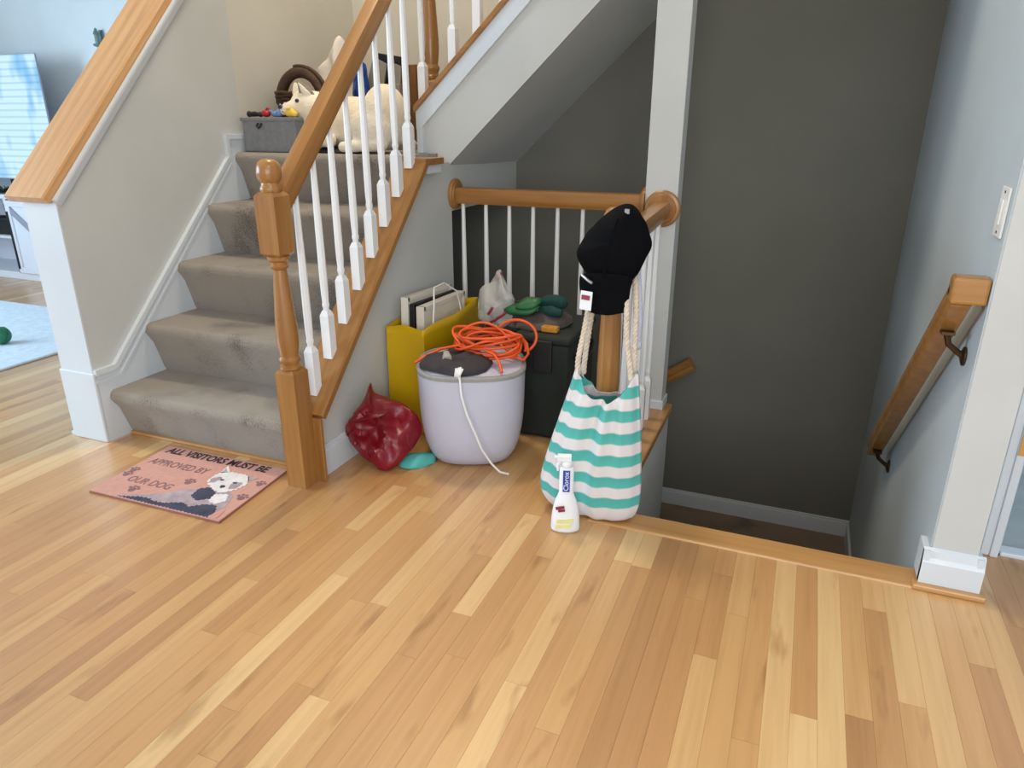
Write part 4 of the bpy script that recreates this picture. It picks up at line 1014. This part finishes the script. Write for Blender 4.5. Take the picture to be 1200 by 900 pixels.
# bags and boxes piled at the back of the landing
wp = pillow([(-2.370, 3.34, ZF + .004), (-2.198, 3.34, ZF + .004), (-2.188, 3.33, 1.30), (-2.218, 3.32, 1.47), (-2.243, 3.32, 1.60), (-2.274, 3.31, 1.645), (-2.301, 3.31, 1.60), (-2.350, 3.31, 1.54), (-2.405, 3.31, 1.50), (-2.410, 3.31, 1.42), (-2.380, 3.32, 1.28)], (0, -1, .1), .055, .05, 8, 4, .022, 14)
tag(wp.build('carrier_bag', 'bag_white', origin=(-2.26, 3.27, ZF), smooth=50), 'crumpled white plastic bag standing at the back of the landing', 'bag')
bp = pillow([(-2.20, 3.30, ZF + .004), (-2.09, 3.30, ZF + .004), (-2.085, 3.28, 1.3), (-2.095, 3.27, 1.46), (-2.125, 3.27, 1.525), (-2.165, 3.27, 1.50), (-2.18, 3.27, 1.38)], (.1, -1, .1), .04, .04, 7, 4, .016, 20)
tag(bp.build('blue_pouch', 'blue_film', origin=(-2.14, 3.29, ZF), smooth=40), 'shiny blue plastic pouch behind the white dog', 'pouch')
b = MB(); b.M = Matrix.Translation((-2.1, 3.425, ZF)) @ Matrix.Rotation(R(4), 4, 'X') @ Matrix.Rotation(R(9), 4, 'Y')
b.box(-.09, .06, -.006, .006, .012, .455)
tag(b.build('black_folder', 'black', origin=(-2.1, 3.4, ZF), bevel=.003), 'black folder leaning behind the grey cardboard box', 'folder')
gx = thing('open_carton', (-2.05, 3.34, ZF), 'grey open carton with a raised flap behind the white dog', 'box')
MB().box(-2.135, -1.96, 3.345, 3.39, ZF, 1.42).build('body', 'grey_card', parent=gx, bevel=.003)
b = MB(); b.prism([(-2.15, 1.40), (-2.07, 1.31), (-2.02, 1.51), (-2.095, 1.545)], 'Y', 3.332, 3.342); b.build('flap', 'grey_card', parent=gx)
b = MB(); b.prism([(-2.02, 1.41), (-1.965, 1.41), (-1.955, 1.50), (-2.01, 1.52)], 'Y', 3.36, 3.368); b.build('flap', 'grey_card', parent=gx)
bx = thing('brown_carton', (-2.02, 3.56, ZF), 'brown cardboard box at the back of the landing', 'box')
MB().box(-2.13, -1.93, 3.46, 3.66, ZF, 1.515).build('body', 'brown_card', parent=bx, bevel=.004)
MB().box(-2.04, -2.02, 3.458, 3.662, 1.30, 1.5165).build('tape', 'grey_card', parent=bx)
bk2 = pillow([(-2.24, 2.90, ZF + .003), (-2.10, 2.865, ZF + .003), (-1.98, 2.865, ZF + .003), (-1.90, 2.90, ZF + .003), (-1.95, 2.96, ZF + .003), (-2.2, 2.97, ZF + .003)], (0, 0, 1), .022, .001, 5, 4, .008, 18)
tag(bk2.build('dark_blanket', 'black', origin=(-2.1, 2.91, ZF), smooth=60), 'dark blanket edge under the chest of the white dog', 'blanket')

# dog: one continuous body
dg = thing('dog', (-2.0, 2.99, ZF), 'cream white dog lying on the landing with its head to the left', 'dog')
db = MB()
def caps(p, q, r0, r1, n=7):
    p, q = Vector(p), Vector(q)
    for k in range(n):
        t = k / (n - 1); r_ = r0 + (r1 - r0) * t; db.ball(p.lerp(q, t), (r_, r_, r_), 14, 9)
db.ball((-2.02, 3.01, ZF + .125), (.22, .115, .122), 24, 14)
db.ball((-2.16, 3.00, ZF + .135), (.12, .112, .130), 20, 12)
db.ball((-1.835, 2.99, ZF + .155), (.105, .115, .143), 22, 14)
db.ball((-1.86, 2.91, ZF + .10), (.105, .055, .092), 20, 12)
caps((-1.80, 2.885, ZF + .04), (-1.93, 2.868, ZF + .030), .032, .026)
caps((-1.93, 2.868, ZF + .030), (-1.985, 2.862, ZF + .028), .028, .027, 4)
caps((-2.15, 2.93, ZF + .08), (-2.15, 2.905, ZF + .055), .050, .040)
caps((-2.15, 2.905, ZF + .060), (-2.06, 2.872, ZF + .052), .036, .030)
caps((-2.17, 2.985, ZF + .17), (-2.24, 2.955, ZF + .205), .095, .074)
db.ball((-2.232, 2.945, ZF + .212), (.062, .060, .060), 18, 12)
caps((-2.250, 2.915, ZF + .200), (-2.288, 2.868, ZF + .190), .040, .028, 6)
caps((-2.254, 2.912, ZF + .190), (-2.282, 2.872, ZF + .182), .030, .022, 5)
caps((-1.76, 3.03, ZF + .06), (-1.75, 3.10, ZF + .03), .030, .022, 5)
o = db.build('body', 'fur', parent=dg)
md = o.modifiers.new('remesh', 'REMESH'); md.mode = 'VOXEL'; md.voxel_size = 0.010; md.use_smooth_shade = True
md = o.modifiers.new('relax', 'SMOOTH'); md.iterations = 6; md.factor = 0.5
dgp = bpy.context.evaluated_depsgraph_get()
me = bpy.data.meshes.new_from_object(o.evaluated_get(dgp)); o.modifiers.clear(); o.data = me
for pgn in me.polygons: pgn.use_smooth = True
def ear(base, tip, wv, mat, nm):
    base, tip, wv = Vector(base), Vector(tip), Vector(wv)
    pts = [base - wv, base - wv * .8 + (tip - base) * .45, tip, base + wv * .8 + (tip - base) * .45, base + wv]
    nrm = (tip - base).cross(wv)
    if nrm.y > 0: nrm = -nrm
    return pillow(pts, nrm, .008, .012, 5, 4, 0).build(nm, mat, parent=dg, smooth=60)
ear((-2.202, 2.925, ZF + .250), (-2.232, 2.905, ZF + .318), (.030, .010, 0), 'fur_grey', 'ear')
ear((-2.198, 2.916, ZF + .252), (-2.228, 2.896, ZF + .305), (.016, .006, 0), 'fur', 'inner_ear')
ear((-2.270, 2.955, ZF + .250), (-2.292, 2.955, ZF + .308), (.026, .012, 0), 'fur', 'ear')
MB().ball((-2.236, 2.886, ZF + .226), (.010, .009, .009)).build('eye', 'eye_dark', parent=dg, smooth=80)
MB().ball((-2.286, 2.915, ZF + .226), (.009, .009, .009)).build('eye', 'eye_dark', parent=dg, smooth=80)
MB().ball((-2.302, 2.850, ZF + .200), (.013, .012, .010)).build('nose', 'eye_dark', parent=dg, smooth=80)
MB().tube([(-2.295, 2.846, ZF + .180), (-2.270, 2.858, ZF + .172), (-2.245, 2.885, ZF + .178)], .003, 6).build('mouth', 'fur_grey', parent=dg)

# ================================================================== LIVING ROOM
MT['cab_white'] = paint('console_white_paint', srgb(222, 226, 234), 0.5, 0.03, 0.02)
MT['cab_groove'] = plain('console_grey_groove', srgb(150, 152, 166), 0.6)
MT['rug'] = plain('pale_blue_rug', srgb(206, 220, 232), 0.98, 0, 0.08, 30, 0.6, 120)
MT['ball_green'] = plain('green_ball', srgb(12, 108, 74), 0.45)
MT['leaf'] = plain('dark_green_leaf', srgb(40, 62, 44), 0.7)
MT['verdigris'] = plain('grey_green_metal', srgb(112, 136, 134), 0.45, 0.3)
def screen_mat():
    t = NT('television_blind_reflection'); sp = t.n('ShaderNodeSeparateXYZ'); t.l(t.obj(), sp.inputs[0])  # reflection of window blinds on the glass, painted as emission
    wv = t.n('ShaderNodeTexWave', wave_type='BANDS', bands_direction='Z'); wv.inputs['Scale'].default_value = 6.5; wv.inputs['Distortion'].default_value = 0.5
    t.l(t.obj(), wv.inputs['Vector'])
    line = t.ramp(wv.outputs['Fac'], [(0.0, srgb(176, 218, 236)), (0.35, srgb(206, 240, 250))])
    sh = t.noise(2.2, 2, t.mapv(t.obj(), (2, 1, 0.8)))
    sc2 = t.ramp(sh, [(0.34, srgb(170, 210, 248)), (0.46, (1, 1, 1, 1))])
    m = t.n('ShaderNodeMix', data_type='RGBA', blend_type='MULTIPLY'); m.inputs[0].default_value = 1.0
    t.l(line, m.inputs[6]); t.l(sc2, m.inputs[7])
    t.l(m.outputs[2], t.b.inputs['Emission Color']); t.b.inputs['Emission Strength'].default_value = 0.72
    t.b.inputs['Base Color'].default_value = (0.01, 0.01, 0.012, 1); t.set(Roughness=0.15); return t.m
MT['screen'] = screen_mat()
tcn = thing('media_console', (-5.8, 4.08, 0), 'white console with barn-style cross-braced doors under the television', 'cabinet')
cb = MB().box(-7.0, -4.7, 3.895, 4.29, 0.655, 0.69).box(-7.0, -4.7, 3.90, 4.29, 0.0, 0.06).box(-7.0, -4.7, 4.27, 4.29, 0.06, 0.655)
for x in (-7.0, -6.0, -5.27, -4.73): cb.box(x, x + 0.03, 3.90, 4.29, 0.06, 0.655)
cb.box(-6.97, -6.0, 3.92, 4.27, 0.33, 0.352)
cb.build('carcass', 'cab_white', parent=tcn, bevel=.003)
def barn_door(x0, x1, flip):
    d = MB().box(x0, x1, 3.884, 3.898, 0.065, 0.645).build('door', 'cab_white', parent=tcn)
    f = MB().box(x0, x0 + .05, 3.872, 3.884, .065, .645).box(x1 - .05, x1, 3.872, 3.884, .065, .645).box(x0 + .05, x1 - .05, 3.872, 3.884, .60, .645).box(x0 + .05, x1 - .05, 3.872, 3.884, .065, .11)
    f.build('door_frame', 'cab_white', parent=d, bevel=.002)
    a, b_ = ((x0 + .05, .60), (x1 - .05, .11))
    if flip: a, b_ = ((x1 - .05, .60), (x0 + .05, .11))
    MB().prism([(a[0], a[1] - .06), a, (b_[0], b_[1] + .06), b_], 'Y', 3.874, 3.884).build('brace', 'cab_groove', parent=d)
    MB().box(x0 + .012, x0 + .024, 3.862, 3.872, .10, .56).build('handle', 'black', parent=d)
barn_door(-5.955, -5.285, False); barn_door(-5.23, -4.72, True)
MB().box(-5.972, -5.962, 3.880, 3.892, .06, .62).build('gap', 'black', parent=tcn)
for x in (-6.55, -6.2):
    bxx = MB().box(x - .12, x + .12, 3.96, 4.2, .3525, .47)
    tag(bxx.build('media_box', 'black', origin=(x, 4.08, .3525), bevel=.008), 'black media box on the console shelf' + (', left one' if x < -6.4 else ', right one'), 'media box', 'media boxes on the console shelf')
tv = thing('television', (-5.9, 4.05, 0.69), 'flat television with a pale blue reflection of window blinds painted as glow on the white console', 'television')
MB().box(-6.80, -5.41, 4.0, 4.014, .80, 1.712).build('casing', 'cab_groove', parent=tv, bevel=.004)
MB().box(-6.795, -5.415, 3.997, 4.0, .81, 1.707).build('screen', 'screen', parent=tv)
MB().box(-6.2, -5.8, 3.985, 4.14, .691, .703).box(-6.03, -5.97, 4.02, 4.05, .70, .82).build('stand', 'black', parent=tv, bevel=.003)
random.seed(5)
gl = thing('garland', (-5.75, 3.95, .69), 'dark green leafy garland along the front edge of the white console', 'garland')
stp = [(-6.25 + .08 * k, 3.93 + .01 * math.sin(k * 2), .705 + .006 * math.cos(k)) for k in range(12)]
MB().tube(stp, .006, 6).build('stem', 'leaf', parent=gl)
lf = MB()
for k in range(300):
    x = random.uniform(-6.25, -5.38); y = 3.915 + random.uniform(-.015, .015); z = .712; a = random.uniform(0, 6.28); l = random.uniform(.05, .10); up = random.uniform(-.02, .05)
    d = Vector((math.cos(a) * l, math.sin(a) * l * .3 - .006, max(up, -.004))); n_ = Vector((-d.y, d.x, .005))  .normalized() * .011
    p = Vector((x, y, z)); lf.add([p, p + d * .5 + n_, p + d, p + d * .5 - n_], [(0, 1, 2), (0, 2, 3)])
lo = lf.build('leaves', 'leaf', parent=gl); lo['kind'] = 'stuff'
rg = MB().box(-7.6, -3.84, 1.1, 3.3, .0006, .014)
tag(rg.build('area_rug', 'rug', origin=(-5.7, 2.2, 0), bevel=.005), 'pale blue rug on the living room floor', 'rug')
gb_ = thing('play_ball', (-4.27, 2.58, .014), 'dark green ball on the edge of the pale blue rug', 'ball')
MB().ball((-4.27, 2.58, .014 + .052), .052, 20, 14).build('ball', 'ball_green', parent=gb_, smooth=80)
MB().tube([(-4.27 + .0525 * math.cos(a), 2.58 + .0525 * math.sin(a) * .5, .066 + .0525 * math.sin(a) * .866) for a in [2 * math.pi * k / 28 for k in range(28)]], .0015, 5, closed=True).build('seam', 'leaf', parent=gb_)
sn = thing('wall_sconce', (-5.07, 4.31, 1.75), 'small grey-green metal ornament on the bright living room wall', 'ornament')
MB().box(-5.09, -5.05, 4.306, 4.318, 1.74, 1.88).build('back_plate', 'verdigris', parent=sn, bevel=.004)
MB().lathe([(.01, 1.76), (.03, 1.768), (.034, 1.78), (.016, 1.785), (.016, 1.84), (.022, 1.85), (.005, 1.89)], -5.07, 4.27, 14).build('cup', 'verdigris', parent=sn, smooth=50)
MB().tube([(-5.07, 4.31, 1.79), (-5.07, 4.29, 1.765), (-5.07, 4.27, 1.765)], .006, 6).build('arm', 'verdigris', parent=sn, smooth=60)
